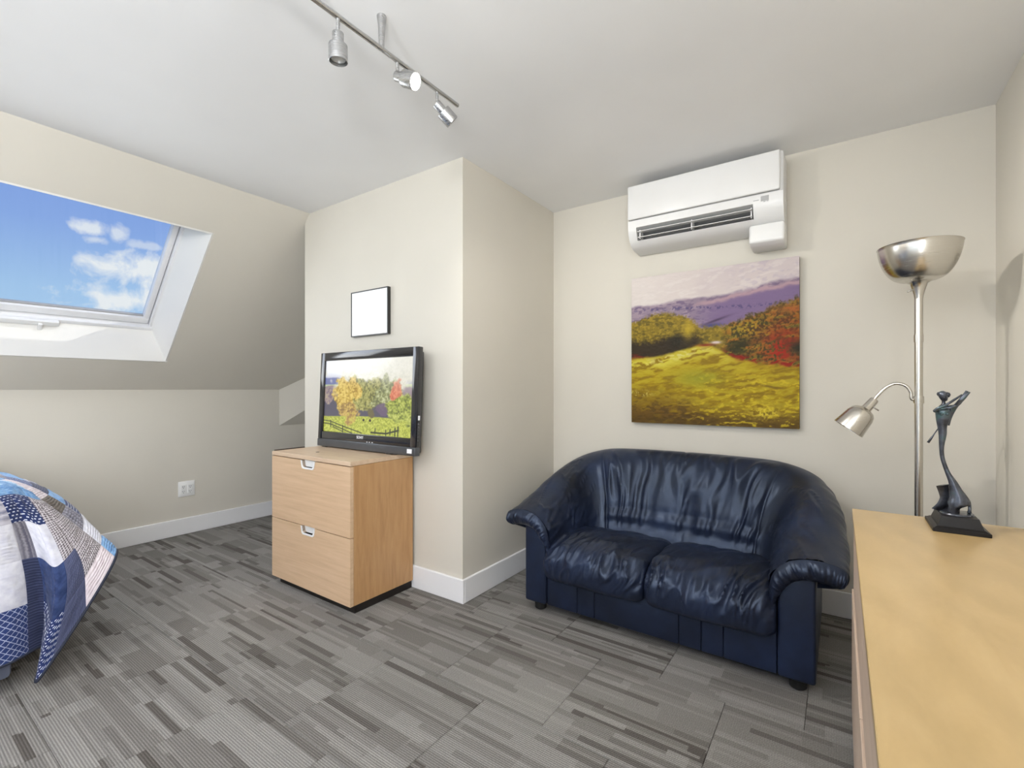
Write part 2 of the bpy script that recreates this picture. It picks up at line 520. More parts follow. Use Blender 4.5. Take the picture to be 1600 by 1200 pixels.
# carpet tiles, laid with staggered joints
tile_cache = {}
TS = 0.5
y = -1.6; row = 0
while y < YN - 0.02:
    y1 = min(y + TS, YN)
    x = XW - (0.25 if row % 2 else 0.0)
    while x < XE - 0.01:
        xa = max(x, XW); xb = min(x + TS, XE)
        inside = xa > BX0 and xb < BX1 and y > BY
        if xb - xa > 0.02 and not inside:
            key = (round(xb - xa, 3), round(y1 - y, 3))
            if key not in tile_cache:
                w, d = key; c = 0.0016; q = 0.0007
                g = G()
                v = [(q, q, -0.007), (w - q, q, -0.007), (w - q, d - q, -0.007), (q, d - q, -0.007),
                     (q, q, -0.0015), (w - q, q, -0.0015), (w - q, d - q, -0.0015), (q, d - q, -0.0015),
                     (q + c, q + c, 0), (w - q - c, q + c, 0), (w - q - c, d - q - c, 0), (q + c, d - q - c, 0)]
                f = [(0, 1, 5, 4), (1, 2, 6, 5), (2, 3, 7, 6), (3, 0, 4, 7), (4, 5, 9, 8), (5, 6, 10, 9), (6, 7, 11, 10), (7, 4, 8, 11), (8, 9, 10, 11), (3, 2, 1, 0)]
                me = bpy.data.meshes.new('carpet_tile'); me.from_pydata(v, [], f); me.materials.append(MATS['carpet'])
                tile_cache[key] = me
            o = bpy.data.objects.new('carpet_tile', tile_cache[key]); COL.objects.link(o)
            o.location = (xa, y, 0); o.parent = floor
        x += TS
    y += TS; row += 1

struct(G().add(box(XS - 0.05, XE + 0.1, YS - 0.1, YN + 0.1, H, H + 0.1)).build('ceiling', 'ceiling_paint'))
struct(G().add(box(XW - 0.1, XE + 0.1, YN, YN + 0.1, -0.1, H)).build('wall_north', 'wall_paint'))
ey0, ey1, ez0, ez1 = -1.45, -0.45, 0.72, 2.2
g = G()
g.add(box(XE, XE + 0.1, YS - 0.1, ey0, -0.1, H)); g.add(box(XE, XE + 0.1, ey1, YN, -0.1, H))
g.add(box(XE, XE + 0.1, ey0, ey1, -0.1, ez0)); g.add(box(XE, XE + 0.1, ey0, ey1, ez1, H))
struct(g.build('wall_east', 'wall_paint'))
g = G()
for a in (ey0, ey1 - 0.05):
    g.add(box(XE + 0.02, XE + 0.07, a, a + 0.05, ez0, ez1))
g.add(box(XE + 0.02, XE + 0.07, ey0, ey1, ez0, ez0 + 0.05)); g.add(box(XE + 0.02, XE + 0.07, ey0, ey1, ez1 - 0.05, ez1))
struct(g.build('added_window_3', 'trim_paint'))  # unseen east window, added to go with the east fill light
struct(G().add(box(XW - 0.1, XW, YS - 0.1, YN, -0.1, KZ)).build('wall_west', 'wall_paint'))
struct(G().add(box(BX0, BX1, BY, YN, -0.1, H)).build('wall_chase', 'wall_paint'))
# south wall, opened for an added unseen window that carries fill light
g = G()
wx0, wx1, wz0, wz1 = -2.3, 0.1, 0.7, 2.3
g.add(box(XW - 0.1, wx0, YS - 0.1, YS, -0.1, H)); g.add(box(wx1, XE + 0.1, YS - 0.1, YS, -0.1, H))
g.add(box(wx0, wx1, YS - 0.1, YS, -0.1, wz0)); g.add(box(wx0, wx1, YS - 0.1, YS, wz1, H))
struct(g.build('wall_south', 'wall_paint'))
g = G()
for a in (wx0, (wx0 + wx1) / 2 - 0.025, wx1 - 0.05):
    g.add(box(a, a + 0.05, YS - 0.07, YS - 0.02, wz0, wz1))
g.add(box(wx0, wx1, YS - 0.07, YS - 0.02, wz0, wz0 + 0.05)); g.add(box(wx0, wx1, YS - 0.07, YS - 0.02, wz1 - 0.05, wz1))
struct(g.build('added_window_2', 'trim_paint'))

# roof slope with the opening for the roof window
T0, T1, OY0, OY1 = 0.285, 1.415, 0.28, 1.425
WD = 0.22                                  # depth of the window plane behind the slope
WT0, WT1, WY0, WY1 = 0.425, 1.43, 0.37, 1.352   # opening of the shaft at the window
ys_ = [YS - 0.1, OY0, OY1, YN]; ts_ = [0.0, T0, T1, SLEN]
V = []; F = []
for d in (0.0, WD):
    yy = ys_ if d == 0 else [YS - 0.1, WY0, WY1, YN]
    tt = ts_ if d == 0 else [0.0, WT0, WT1, SLEN]
    for t in tt:
        for yv in yy:
            V.append(tuple(slope_pt(t, yv, d)))
for a in range(3):
    for b in range(3):
        if a == 1 and b == 1: continue
        q = (a * 4 + b, a * 4 + b + 1, a * 4 + b + 5, a * 4 + b + 4)
        F.append(q); F.append(tuple(16 + i for i in q[::-1]))
struct(obj('wall_slope', V, F, 'wall_paint'))
# white lining boards of the shaft
def shaft(a, b, name):
    p = [slope_pt(a[0], a[1], 0), slope_pt(b[0], b[1], 0), slope_pt(b[2], b[3], WD), slope_pt(a[2], a[3], WD)]
    n = (p[1] - p[0]).cross(p[3] - p[0]).normalized()
    vv = [tuple(q) for q in p] + [tuple(q - n * 0.012) for q in p]
    return struct(obj(name, vv, [(0, 1, 2, 3), (7, 6, 5, 4), (0, 4, 5, 1), (1, 5, 6, 2), (2, 6, 7, 3), (3, 7, 4, 0)], 'reveal_paint'))
c00 = (T0, OY0, WT0, WY0); c01 = (T0, OY1, WT0, WY1); c10 = (T1, OY0, WT1, WY0); c11 = (T1, OY1, WT1, WY1)
shaft(c01, c00, 'trim_1'); shaft(c11, c01, 'trim_2'); shaft(c10, c11, 'trim_3'); shaft(c00, c10, 'trim_4')

# roof window: fixed frame, sash, pane, vent bar
def sbox(t0, t1, y0, y1, d0, d1, bev=0.0):
    v, f = box(t0, t1, y0, y1, d0, d1, bev)
    return [tuple(slope_pt(p[0], p[1], p[2])) for p in v], f
win = bpy.data.objects.new('window_1', None); win.location = tuple(slope_pt(WT0, WY0, WD)); COL.objects.link(win); struct(win, 'white roof window with blue sky beyond')
g = G(); w = 0.022
g.add(sbox(WT0 - 0.02, WT0 + w, WY0 - .02, WY1 + .02, WD - 0.01, WD + 0.07, 0.004)); g.add(sbox(WT1 - w, WT1 + .02, WY0 - .02, WY1 + .02, WD - 0.01, WD + 0.07, 0.004))
g.add(sbox(WT0 + w, WT1 - w, WY0 - .02, WY0 + w, WD - 0.01, WD + 0.07, 0.004)); g.add(sbox(WT0 + w, WT1 - w, WY1 - w, WY1 + .02, WD - 0.01, WD + 0.07, 0.004))
g.build('window_frame', 'trim_paint', win, True, 40)
g = G(); a = 0.027; s = 0.05
g.add(sbox(WT0 + a, WT0 + a + s, WY0 + a, WY1 - a, WD + 0.012, WD + 0.065, 0.006)); g.add(sbox(WT1 - a - s, WT1 - a, WY0 + a, WY1 - a, WD + 0.012, WD + 0.065, 0.006))
g.add(sbox(WT0 + a + s, WT1 - a - s, WY0 + a, WY0 + a + 0.036, WD + 0.012, WD + 0.065, 0.006)); g.add(sbox(WT0 + a + s, WT1 - a - s, WY1 - a - 0.036, WY1 - a, WD + 0.012, WD + 0.065, 0.006))
g.build('sash', 'trim_paint', win, True, 40)
G().add(sbox(WT0 + 0.05, WT1 - 0.05, WY0 + 0.05, WY1 - 0.05, WD + 0.04, WD + 0.046)).build('pane', 'window_glass', win)
G().add(sbox(WT0 + a + s - 0.004, WT0 + a + s + 0.012, WY0 + a, WY1 - a, WD + 0.03, WD + 0.05, 0.003)).build('glazing_bead', 'grey_print', win)
G().add(sbox(WT0 - 0.004, WT0 + 0.024, WY0 + 0.02, WY1 - 0.004, WD - 0.03, WD - 0.008, 0.006)).build('sill_rail', 'trim_paint', win, True, 40)
hb = G().add(sbox(WT0 - 0.012, WT0 + 0.024, 0.44, 0.835, WD - 0.062, WD - 0.03, 0.008)).build('opener', 'white_plastic', win, True, 40)
G().add(sbox(WT0 - 0.05, WT0 + 0.010, 0.735, 0.755, WD - 0.078, WD - 0.06, 0.003)).build('hook', 'white_plastic', hb, True, 40)

# lowered band of the slope in the alcove beside the chase
def zsl(x): return KZ + (x - XW) * SD.z / SD.x
ax, ay, bx_, by_ = XW, 2.40, -4.04, YN
V = [(ax, ay, 0.825), (bx_, by_, 1.235), (XW, by_, 0.825), (ax, ay, KZ + 0.01), (bx_, by_, zsl(bx_) + 0.01), (XW, by_, KZ + 0.01)]
struct(obj('wall_alcove', V, [(0, 1, 4, 3), (1, 2, 5, 4), (2, 0, 3, 5), (0, 2, 1), (3, 4, 5)], 'wall_paint'))

# baseboards
BH, BT = 0.13, 0.016
def baseboard(name, x0, x1, y0, y1):
    return struct(G().add(box(x0, x1, y0, y1, 0, BH, 0.003, 1)).build(name, 'trim_paint'))
baseboard('baseboard_west', XW, XW + BT, YS, YN)
baseboard('baseboard_chase_front', BX0, BX1 + BT, BY - BT, BY)
baseboard('baseboard_chase_side', BX1, BX1 + BT, BY + 0.0005, YN - BT)
baseboard('baseboard_north', BX1, XE, YN - BT, YN)
baseboard('baseboard_east', XE - BT, XE, YS, YN - BT)

# ------------------------------------------------------------------ navy leather loveseat
SX = -0.725
sofa = thing('loveseat', 'navy blue leather two-seat sofa with flared padded arms and wrinkled cushions', 'sofa', (SX, 2.1, 0))
def sec(pts): return pts
half = [   # sections from the middle of the back to the front of the right arm; outer lip -> crest -> inner foot
    [(0.00, 2.86, .55), (0.00, 2.905, .62), (0.00, 2.90, .745), (0.00, 2.825, .800), (0.00, 2.715, .755), (0.00, 2.625, .56), (0.00, 2.545, .33)],
    [(0.25, 2.86, .55), (0.25, 2.905, .62), (0.25, 2.90, .745), (0.25, 2.825, .798), (0.25, 2.715, .753), (0.25, 2.625, .56), (0.25, 2.545, .33)],
    [(0.48, 2.86, .55), (0.50, 2.90, .62), (0.50, 2.89, .735), (0.46, 2.82, .788), (0.42, 2.70, .740), (0.375, 2.61, .55), (0.35, 2.54, .33)],
    [(0.60, 2.82, .53), (0.655, 2.84, .60), (0.65, 2.83, .700), (0.59, 2.76, .760), (0.515, 2.65, .705), (0.445, 2.575, .53), (0.415, 2.52, .33)],
    [(0.64, 2.66, .49), (0.715, 2.67, .56), (0.715, 2.66, .655), (0.65, 2.62, .715), (0.555, 2.56, .670), (0.475, 2.52, .51), (0.445, 2.47, .33)],
    [(0.65, 2.48, .46), (0.735, 2.48, .52), (0.74, 2.47, .600), (0.675, 2.45, .655), (0.565, 2.42, .625), (0.49, 2.40, .49), (0.462, 2.38, .33)],
    [(0.655, 2.28, .44), (0.74, 2.28, .475), (0.752, 2.28, .540), (0.69, 2.28, .580), (0.575, 2.27, .565), (0.495, 2.26, .46), (0.475, 2.26, .32)],
    [(0.655, 2.10, .43), (0.735, 2.09, .450), (0.748, 2.09, .500), (0.69, 2.09, .528), (0.585, 2.09, .520), (0.505, 2.09, .44), (0.500, 2.09, .33)],
]
full = [[(-x, y, z) for (x, y, z) in s] for s in half[:0:-1]] + half
NU, NV = 300, 84
us = np.linspace(0, len(full) - 1, NU); vv_ = np.linspace(0, 6, NV)
S = cr_surface(full, us, vv_)
N = normals(S)
if N[NU // 2, int(NV * 0.55), 1] > 0: N = -N
mid = (len(full) - 1) / 2
arc = np.concatenate([[0], np.cumsum(np.linalg.norm(np.diff(S[:, 60], axis=0), axis=1))]); arc -= arc[NU // 2]
A = arc[:, None] + 0 * vv_[None]; Vq = vv_[None] + 0 * us[:, None]; Uq = (us - mid)[:, None] + 0 * vv_[None]
inback = 1 - sstep(1.9, 2.9, np.abs(Uq))
face = sstep(3.3, 4.1, Vq) * (1 - sstep(5.55, 5.75, Vq))
skew = A + (Vq - 4.5) * 0.050 * np.where(A > 0, 1.0, -0.25)
wr = fbm(skew * 17 + 1.2 * vnoise(A * 6, Vq * 1.4, 5), Vq * 0.55, 3, 2)
fold = 1 - np.abs(2 * wr - 1)
wr2 = fbm(skew * 42, Vq * 0.9, 9, 2)
amp = inback * face * np.where(A > 0, 1.15, 0.75)
D = amp * (0.030 * (fold ** 1.8 - 0.42) + 0.009 * (wr2 - 0.5))
# lumbar stitching: two horizontal lines
st1 = np.exp(-((Vq - 5.32) / 0.045) ** 2); st2 = np.exp(-((Vq - 5.66) / 0.045) ** 2)
D += -0.010 * inback * (st1 + st2)
D += 0.010 * inback * np.exp(-((Vq - 5.49) / 0.12) ** 2) * (0.7 + 0.6 * vnoise(A * 16, Vq * 0, 31))
# middle seam and side seams of the back
D += -0.007 * np.exp(-((A - 0.01 - (Vq - 4.5) * 0.012) / 0.006) ** 2) * sstep(2.4, 3.0, Vq)
for sgn in (-1, 1):
    D += -0.010 * np.exp(-((np.abs(Uq) - 2.35) / 0.09) ** 2) * sstep(3.2, 4.2, Vq) * 0.5
# small gathers on the arms, strong at the outer edge
arm = sstep(2.6, 3.6, np.abs(Uq))
gath = fbm(A * 46, Vq * 0.5, 41, 2)
D += arm * (1 - sstep(1.8, 3.2, Vq)) * 0.012 * (gath - 0.5)
D += arm * 0.008 * (fbm(A * 9 + Vq * 1.5, Vq * 1.2 - A * 4, 57, 3) - 0.5) * sstep(2.5, 3.5, Vq)
crk = 1 - np.abs(2 * fbm(A * 7 + Vq * 2.2, Vq * 1.1 - A * 2, 63, 2) - 1)
D += arm * 0.006 * sstep(0.86, 1.0, crk) * sstep(2.8, 3.4, Vq)
D += 0.010 * np.sin(np.pi * np.clip((Vq - 2.5) / 3, 0, 1)) * inback
S2 = S + N * D[:, :, None]
pts = S2.reshape(-1, 3) + np.array([SX, 0, 0])
# orientation check
f = grid_faces(NU, NV)
P = S2; i, j = NU // 2, int(NV * 0.6)
nn = np.cross(P[i + 1, j] - P[i, j], P[i, j + 1] - P[i, j])
if nn[1] > 0: f = [q[::-1] for q in f]
obj('padded_back_and_arms', pts.tolist(), f, 'navy_leather', sofa, True)

# gathered pads closing the arm fronts
topp = [(.752, .478), (.745, .510), (.69, .530), (.62, .529), (.56, .508), (.515, .460), (.499, .40), (.500, .325)]
botp = [(.742, .448), (.722, .440), (.688, .447), (.638, .450), (.592, .440), (.558, .412), (.534, .372), (.512, .325)]
nq, nw = 150, 20
TP = np.array(smooth_path([(a, 0, b) for a, b in topp], nq)); BP = np.array(smooth_path([(a, 0, b) for a, b in botp], nq))
qq = np.linspace(0, 1, nq)[:, None]; ww = np.linspace(0, 1, nw)[None]
for sgn in (-1, 1):
    S = TP[:, None, :] * (1 - ww[..., None]) + BP[:, None, :] * ww[..., None]
    taper = sstep(0.0, 0.06, qq) * (1 - 0.75 * sstep(0.72, 1.0, qq))
    rip = fbm(qq * 34 + 0.6 * ww, ww * 1.2 + sgn * 7, 90, 2) - 0.5
    S[..., 1] = 2.096 - 0.040 * taper * np.sin(np.pi * np.clip(0.06 + ww * 0.92, 0, 1)) ** 0.6 - 0.020 * rip * taper * np.sin(np.pi * ww)
    S[..., 0] = SX + sgn * S[..., 0]
    f = grid_faces(nq, nw)
    nn = np.cross(S[76, 10] - S[75, 10], S[75, 11] - S[75, 10])
    if nn[1] > 0: f = [q[::-1] for q in f]
    obj('arm_pad', S.reshape(-1, 3).tolist(), f, 'navy_leather', sofa, True)
# arm panels and outer sides
for sgn in (-1, 1):
    a, b = SX + sgn * 0.525, SX + sgn * 0.652
    x0, x1 = min(a, b), max(a, b)
    g = G().add(box(x0, x1, 2.10, 2.86, 0.05, 0.455, 0.012, 3))
    g.build('arm_panel', 'navy_leather', sofa, True, 50)
G().add(box(SX - 0.64, SX + 0.64, 2.70, 2.868, 0.052, 0.60, 0.01)).build('rear_panel', 'navy_leather', sofa, True, 50)
# front rail in sewn panels
cuts = [SX - 0.523, -1.075, -0.982, -0.580, -0.486, -0.398, SX + 0.523]
for a, b in zip(cuts[:-1], cuts[1:]):
    G().add(box(a + 0.0006, b - 0.0006, 2.112, 2.20, 0.05, 0.235, 0.005, 2)).build('front_panel', 'navy_leather', sofa, True, 50)
# seat cushions
def cushion(x0, x1, seed, lift):
    prof = [(2.60, .30), (2.585, .345), (2.50, .372), (2.34, .386), (2.20, .384), (2.105, .362), (2.058, .315), (2.050, .262), (2.066, .214), (2.10, .196), (2.2, .2)]
    nx, nt = 110, 100
    tt = np.linspace(0, len(prof) - 1, nt); W = cr_weights(len(prof), tt)
    pp = W @ np.array(prof)
    xs = np.linspace(-1, 1, nx)
    xr = np.sign(xs) * (1 - (1 - np.abs(xs)) ** 1.25)
    X = (x0 + x1) / 2 + xr * (x1 - x0) / 2
    S = np.zeros((nx, nt, 3))
    S[:, :, 0] = X[:, None]; S[:, :, 1] = pp[None, :, 0]; S[:, :, 2] = pp[None, :, 1]
    edge = np.clip((1 - np.abs(xr)) / 0.20, 0, 1)
    inset = 0.034 * (1 - np.sqrt(np.clip(1 - (1 - edge) ** 2, 0, 1)))
    N = normals(S)
    if N[nx // 2, nt // 3, 2] < 0: N = -N
    T = tt[None] + 0 * xs[:, None]; XX = S[:, :, 0]
    front = np.exp(-((T - 5.4) / 1.7) ** 2)
    ph = XX * 24 + (T - 5) * (0.35 + 0.5 * (vnoise(XX * 7, T * 0.4, seed + 2) - 0.5)) + 2.0 * vnoise(XX * 5, T * 0.5, seed)
    w1 = 1 - np.abs(2 * fbm(ph, T * 0.55, seed + 5, 2) - 1)
    w2 = fbm(XX * 55 + T * 0.8, T * 0.9, seed + 8, 2)
    top = sstep(1.0, 2.0, T) * (1 - sstep(4.5, 5.5, T))
    w3 = 1 - np.abs(2 * fbm(XX * 9 + T * 0.7, T * 0.6, seed + 12, 2) - 1)
    D = front * (0.027 * (w1 ** 1.9 - 0.4) + 0.010 * (w2 - 0.5)) + top * 0.014 * (w3 ** 2.5 - 0.3)
    D *= np.clip((1 - np.abs(xr)) / 0.05, 0.25, 1)[:, None]
    # puckers along the seam at both ends of the front
    pk = vnoise(XX * 0, T * 9, seed + 30) - 0.5
    D += 0.008 * pk * np.exp(-((1 - np.abs(xr)) / 0.10) ** 2)[:, None] * front
    D += 0.012 * (1 - (xr[:, None]) ** 2) * sstep(1, 3, T) * (1 - sstep(7.5, 9, T)) * lift
    S = S + N * (D - inset[:, None])[:, :, None]
    f = grid_faces(nx, nt)
    nn = np.cross(S[nx // 2 + 1, nt // 3] - S[nx // 2, nt // 3], S[nx // 2, nt // 3 + 1] - S[nx // 2, nt // 3])
    if nn[2] < 0: f = [q[::-1] for q in f]
    verts = S.reshape(-1, 3).tolist()
    n0 = len(verts)
    f.append(tuple(range(nt))); f.append(tuple((nx - 1) * nt + q for q in range(nt - 1, -1, -1)))
    return obj('seat_cushion', verts, f, 'navy_leather', sofa, True, 70)
cushion(SX - 0.522, SX - 0.002, 101, 1.0)
cushion(SX + 0.002, SX + 0.522, 203, 1.2)
G().add(box(SX - 0.515, SX + 0.515, 2.2, 2.66, 0.06, 0.33)).build('seat_base', 'navy_leather', sofa)
for sx in (-0.59, 0.59):
    for sy in (2.16, 2.80):
        G().add(lathe([(0.024, 0), (0.03, 0.006), (0.032, 0.052)], 18, (SX + sx, sy, 0))).build('foot', 'black_foot', sofa, True, 40)

# ------------------------------------------------------------------ two-drawer file cabinet
CX0, CX1, CY0, CY1, CZ = -2.822, -2.063, 1.512, 1.944, 0.795
cab = thing('file_cabinet', 'light oak veneer file cabinet with two drawers, television on top', 'cabinet', ((CX0 + CX1) / 2, (CY0 + CY1) / 2, 0))
G().add(box(CX0 + 0.03, CX1 - 0.012, CY0 + 0.035, CY1, 0, 0.046)).build('plinth', 'black_wood', cab)
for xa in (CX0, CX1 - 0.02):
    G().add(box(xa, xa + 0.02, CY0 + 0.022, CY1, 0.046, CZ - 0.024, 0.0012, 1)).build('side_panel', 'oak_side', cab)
G().add(box(CX0 + 0.021, CX1 - 0.021, CY0 + 0.026, CY1 - 0.002, 0.047, CZ - 0.026)).build('carcass', 'black_wood', cab)
G().add(box(CX0, CX1, CY0, CY1, CZ - 0.023, CZ, 0.0015, 1)).build('top_board', 'oak_top', cab)
for z0, z1 in ((0.046, 0.397), (0.4015, 0.768)):
    xc = (CX0 + CX1) / 2
    def ro(w, hgt, r, zt):      # rounded-bottom outline
        pts = [(xc - w, zt), ]
        for q in range(7):
            a = math.pi + q / 6 * math.pi / 2
            pts.append((xc - w + r + 0.006 + r * math.cos(a), zt - hgt + r + r * math.sin(a)))
        for q in range(7):
            a = 1.5 * math.pi + q / 6 * math.pi / 2
            pts.append((xc + w - r - 0.006 + r * math.cos(a), zt - hgt + r + r * math.sin(a)))
        pts.append((xc + w, zt))
        return pts
    o1 = ro(0.068, 0.047, 0.02, z1); o2 = ro(0.059, 0.037, 0.015, z1)
    # drawer front with a cut-out for the pull
    poly = [(CX0 + 0.001, z0), (CX1 - 0.001, z0), (CX1 - 0.001, z1)] + o2[::-1] + [(CX0 + 0.001, z1)]
    d = G().add(prism(poly, 'y', CY0, CY0 + 0.02)).build('drawer', 'oak_front', cab)
    n = len(o1); yF = CY0 - 0.0035; yB = CY0 + 0.017
    V = [(p[0], yF, p[1]) for p in o1] + [(p[0], yF, p[1]) for p in o2] + [(p[0], yB, p[1]) for p in o2] + [(p[0], CY0 + 0.0003, p[1]) for p in o1]
    F = []
    for i in range(n - 1):
        F.append((i, i + 1, n + i + 1, n + i)); F.append((n + i, n + i + 1, 2 * n + i + 1, 2 * n + i)); F.append((3 * n + i, 3 * n + i + 1, i + 1, i))
    F.append(tuple(range(2 * n, 3 * n)))
    hd = obj('handle', V, F, 'white_plastic', d)
    hd['label'] = 'white recessed plastic pull'

# ------------------------------------------------------------------ television
TX0, TX1, TYF, TZ0, TZ1 = -2.822, -1.908, 1.814, 0.7985, 1.408
tv = thing('television', 'black flat television standing on oak file cabinet, showing an autumn meadow', 'television', ((TX0 + TX1) / 2, TYF + 0.06, TZ0))
tilt = Matrix.Translation((0, TYF, TZ0)) @ Matrix.Rotation(math.radians(-2.6), 4, 'X') @ Matrix.Translation((0, -TYF, -TZ0))
def tvp(g, name, mat, par=tv, smooth=False, auto=None):
    return g.xf(tilt).build(name, mat, par, smooth, auto)
bz = 0.045; zb0 = TZ0 + 0.098           # bezel width, lower edge of picture
sx0, sx1, sz0, sz1 = TX0 + bz, TX1 - bz, zb0, TZ1 - 0.052
g = G()
g.add(box(TX0, sx0, TYF, TYF + 0.035, TZ0 + 0.05, TZ1, 0.004)); g.add(box(sx1, TX1, TYF, TYF + 0.035, TZ0 + 0.05, TZ1, 0.004))
g.add(box(sx0 - .004, sx1 + .004, TYF, TYF + 0.035, sz1, TZ1, 0.004)); g.add(box(sx0 - .004, sx1 + .004, TYF, TYF + 0.035, TZ0 + 0.05, sz0, 0.004))
tvp(g, 'bezel', 'gloss_bezel', smooth=True, auto=40)
g = G().add(box(TX0, TX1, TYF - 0.004, TYF + 0.035, TZ0 + 0.002, TZ0 + 0.05, 0.005, 3))
spk = tvp(g, 'speaker_strip', 'silver_strip', smooth=True, auto=40)
g = G().add(box(TX0 + 0.03, TX1 - 0.03, TYF + 0.03, TYF + 0.075, TZ0 + 0.012, TZ1 - 0.02, 0.008))
g.add(box(TX0 + 0.12, TX1 - 0.12, TYF + 0.07, TYF + 0.10, TZ0 + 0.08, TZ1 - 0.12, 0.02))
tvp(g, 'rear_case', 'black_plastic', smooth=True, auto=40)
for a, b in ((TX0 + 0.05, TX0 + 0.09), (TX1 - 0.24, TX1 - 0.20)):
    G().add(box(a, b, TYF + 0.0, TYF + 0.10, TZ0 - 0.003, TZ0 + 0.008, 0.002)).build('foot', 'black_plastic', tv)
# picture
def fence(col, U, Vv, pts, w, c):
    for (a, b), (c2, d) in zip(pts[:-1], pts[1:]):
        dx, dy = c2 - a, (d - b) / 1.7
        px, py = U - a, (Vv - b) / 1.7
        t = np.clip((px * dx + py * dy) / (dx * dx + dy * dy), 0, 1)
        dist = np.hypot(px - t * dx, py - t * dy)
        m = (1 - sstep(w * 0.6, w * 1.2, dist))[..., None]
        col[:] = col * (1 - m) + np.array(c) * m
def blend(col, m, c):
    m = np.clip(m, 0, 1)[..., None]; c = np.asarray(c, float)
    col[:] = col * (1 - m) + c * m
nu, nv = 300, 180
U, Vv = np.meshgrid(np.linspace(0, 1, nu), np.linspace(0, 1, nv), indexing='ij')
col = np.zeros((nu, nv, 3)) + np.array([214, 216, 226])
blend(col, 1 - sstep(0.72, 0.80, Vv + 0 * U), (170, 172, 205))
blend(col, (1 - sstep(0.745, 0.765, Vv + 0.03 * (fbm(U * 8, Vv, 1) - .5))), (96, 104, 158))
blend(col, (1 - sstep(0.655, 0.67, Vv)), (190, 205, 150))
blend(col, (1 - sstep(0.62, 0.65, Vv + 0.05 * (fbm(U * 20, Vv * 9, 2) - .5))), (140, 120, 130))
blend(col, (1 - sstep(0.46, 0.50, Vv)), (70, 66, 84))
def crown(cx, cy, rx, ry, seed, rag=0.5, f=11):
    d = np.hypot((U - cx) / rx, (Vv - cy) / ry)
    return 1 - sstep(0.80, 1.06, d + 3.2 * rag * (fbm(U * f, Vv * f * 0.7, seed, 6) - 0.5))
leaf = fbm(U * 75, Vv * 48, 8, 4); leaf2 = fbm(U * 30, Vv * 20, 12, 4)
def foliage(m, dark, mid_, light, b=0.0):
    c = np.array(dark)[None, None] * np.ones((nu, nv, 1))
    s1 = sstep(0.30, 0.54, leaf * 0.6 + leaf2 * 0.4 + b)[..., None]; s2 = sstep(0.46, 0.72, leaf * 0.6 + leaf2 * 0.4 + b)[..., None]
    c = c * (1 - s1) + np.array(mid_) * s1; c = c * (1 - s2) + np.array(light) * s2
    col[:] = col * (1 - m[..., None]) + c * m[..., None]
foliage(crown(0.05, 0.52, 0.10, 0.12, 14), (110, 92, 110), (150, 130, 130), (176, 160, 130))
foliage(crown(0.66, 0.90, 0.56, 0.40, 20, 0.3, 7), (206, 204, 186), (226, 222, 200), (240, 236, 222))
foliage(crown(0.50, 0.52, 0.26, 0.27, 21), (84, 84, 40), (142, 140, 66), (182, 176, 100))
foliage(crown(0.76, 0.52, 0.17, 0.20, 24), (92, 96, 60), (140, 144, 84), (196, 200, 150))
foliage(crown(0.27, 0.53, 0.15, 0.25, 22), (150, 112, 30), (206, 170, 66), (232, 204, 104), 0.04)
foliage(crown(0.30, 0.28, 0.12, 0.14, 26), (130, 96, 50), (190, 156, 70), (214, 180, 96))
blend(col, (1 - sstep(0.23, 0.25, Vv + 0.02 * (fbm(U * 9, Vv * 2, 4) - .5) + 0.05 * np.abs(U - 0.55))) , (176, 182, 58))
gr = fbm(U * 90, Vv * 70, 6, 4)
lawn = 1 - sstep(0.22, 0.245, Vv + 0.05 * np.abs(U - 0.55))
blend(col, lawn * sstep(0.5, 0.62, gr) * 0.8, (206, 212, 92)); blend(col, lawn * (1 - sstep(0.36, 0.46, gr)) * 0.6, (128, 140, 44))
blend(col, crown(0.57, 0.28, 0.045, 0.08, 33), (96, 86, 52)); blend(col, crown(0.70, 0.33, 0.07, 0.07, 30) * 0.9, (96, 76, 104))
foliage(crown(0.34, 0.21, 0.07, 0.10, 36), (150, 112, 60), (190, 160, 70), (206, 196, 80))
foliage(crown(0.84, 0.57, 0.06, 0.15, 38), (196, 96, 66), (222, 118, 84), (226, 150, 110))
foliage(crown(0.90, 0.38, 0.15, 0.22, 37), (86, 96, 34), (150, 162, 56), (196, 202, 96))
painted_reflection = sstep(0.55, 1.05, Vv + 0.30 * (U - 0.55) + 0.12 * (fbm(U * 4, Vv * 4, 44) - .5)) * (0.25 + 0.75 * sstep(0.08, 0.2, U))  # whitish screen reflection painted into the picture colours, strongest at upper right
blend(col, painted_reflection * 0.72, (238, 236, 226)); col[:] = col * 0.90 + 24
dk = (58, 62, 44)
fence(col, U, Vv, [(0.0, 0.155), (0.09, 0.145), (0.25, 0.085), (0.47, 0.015)], 0.0045, dk)
fence(col, U, Vv, [(0.0, 0.115), (0.09, 0.105), (0.25, 0.045), (0.36, 0.0)], 0.0045, dk)
fence(col, U, Vv, [(0.12, 0.07), (0.25, 0.012)], 0.004, dk)
for a, b0, b1 in ((0.09, 0.07, 0.155), (0.245, 0.01, 0.095), (0.625, 0.02, 0.085), (0.74, 0.01, 0.075), (0.785, 0.02, 0.085), (0.835, 0.01, 0.11), (0.865, 0.01, 0.125)):
    fence(col, U, Vv, [(a, b0), (a, b1)], 0.006, dk)
fence(col, U, Vv, [(0.58, 0.03), (0.74, 0.03), (0.87, 0.08)], 0.007, dk)
for a in (0.49, 0.565):
    blend(col, crown(a, 0.185, 0.014, 0.02, 50, 0.2), (54, 50, 34))
me_v = np.zeros((nu, nv, 3)); me_v[..., 0] = sx0 + 0.001 + U * (sx1 - sx0 - 0.002); me_v[..., 1] = TYF + 0.010; me_v[..., 2] = sz0 + 0.001 + Vv * (sz1 - sz0 - 0.002)
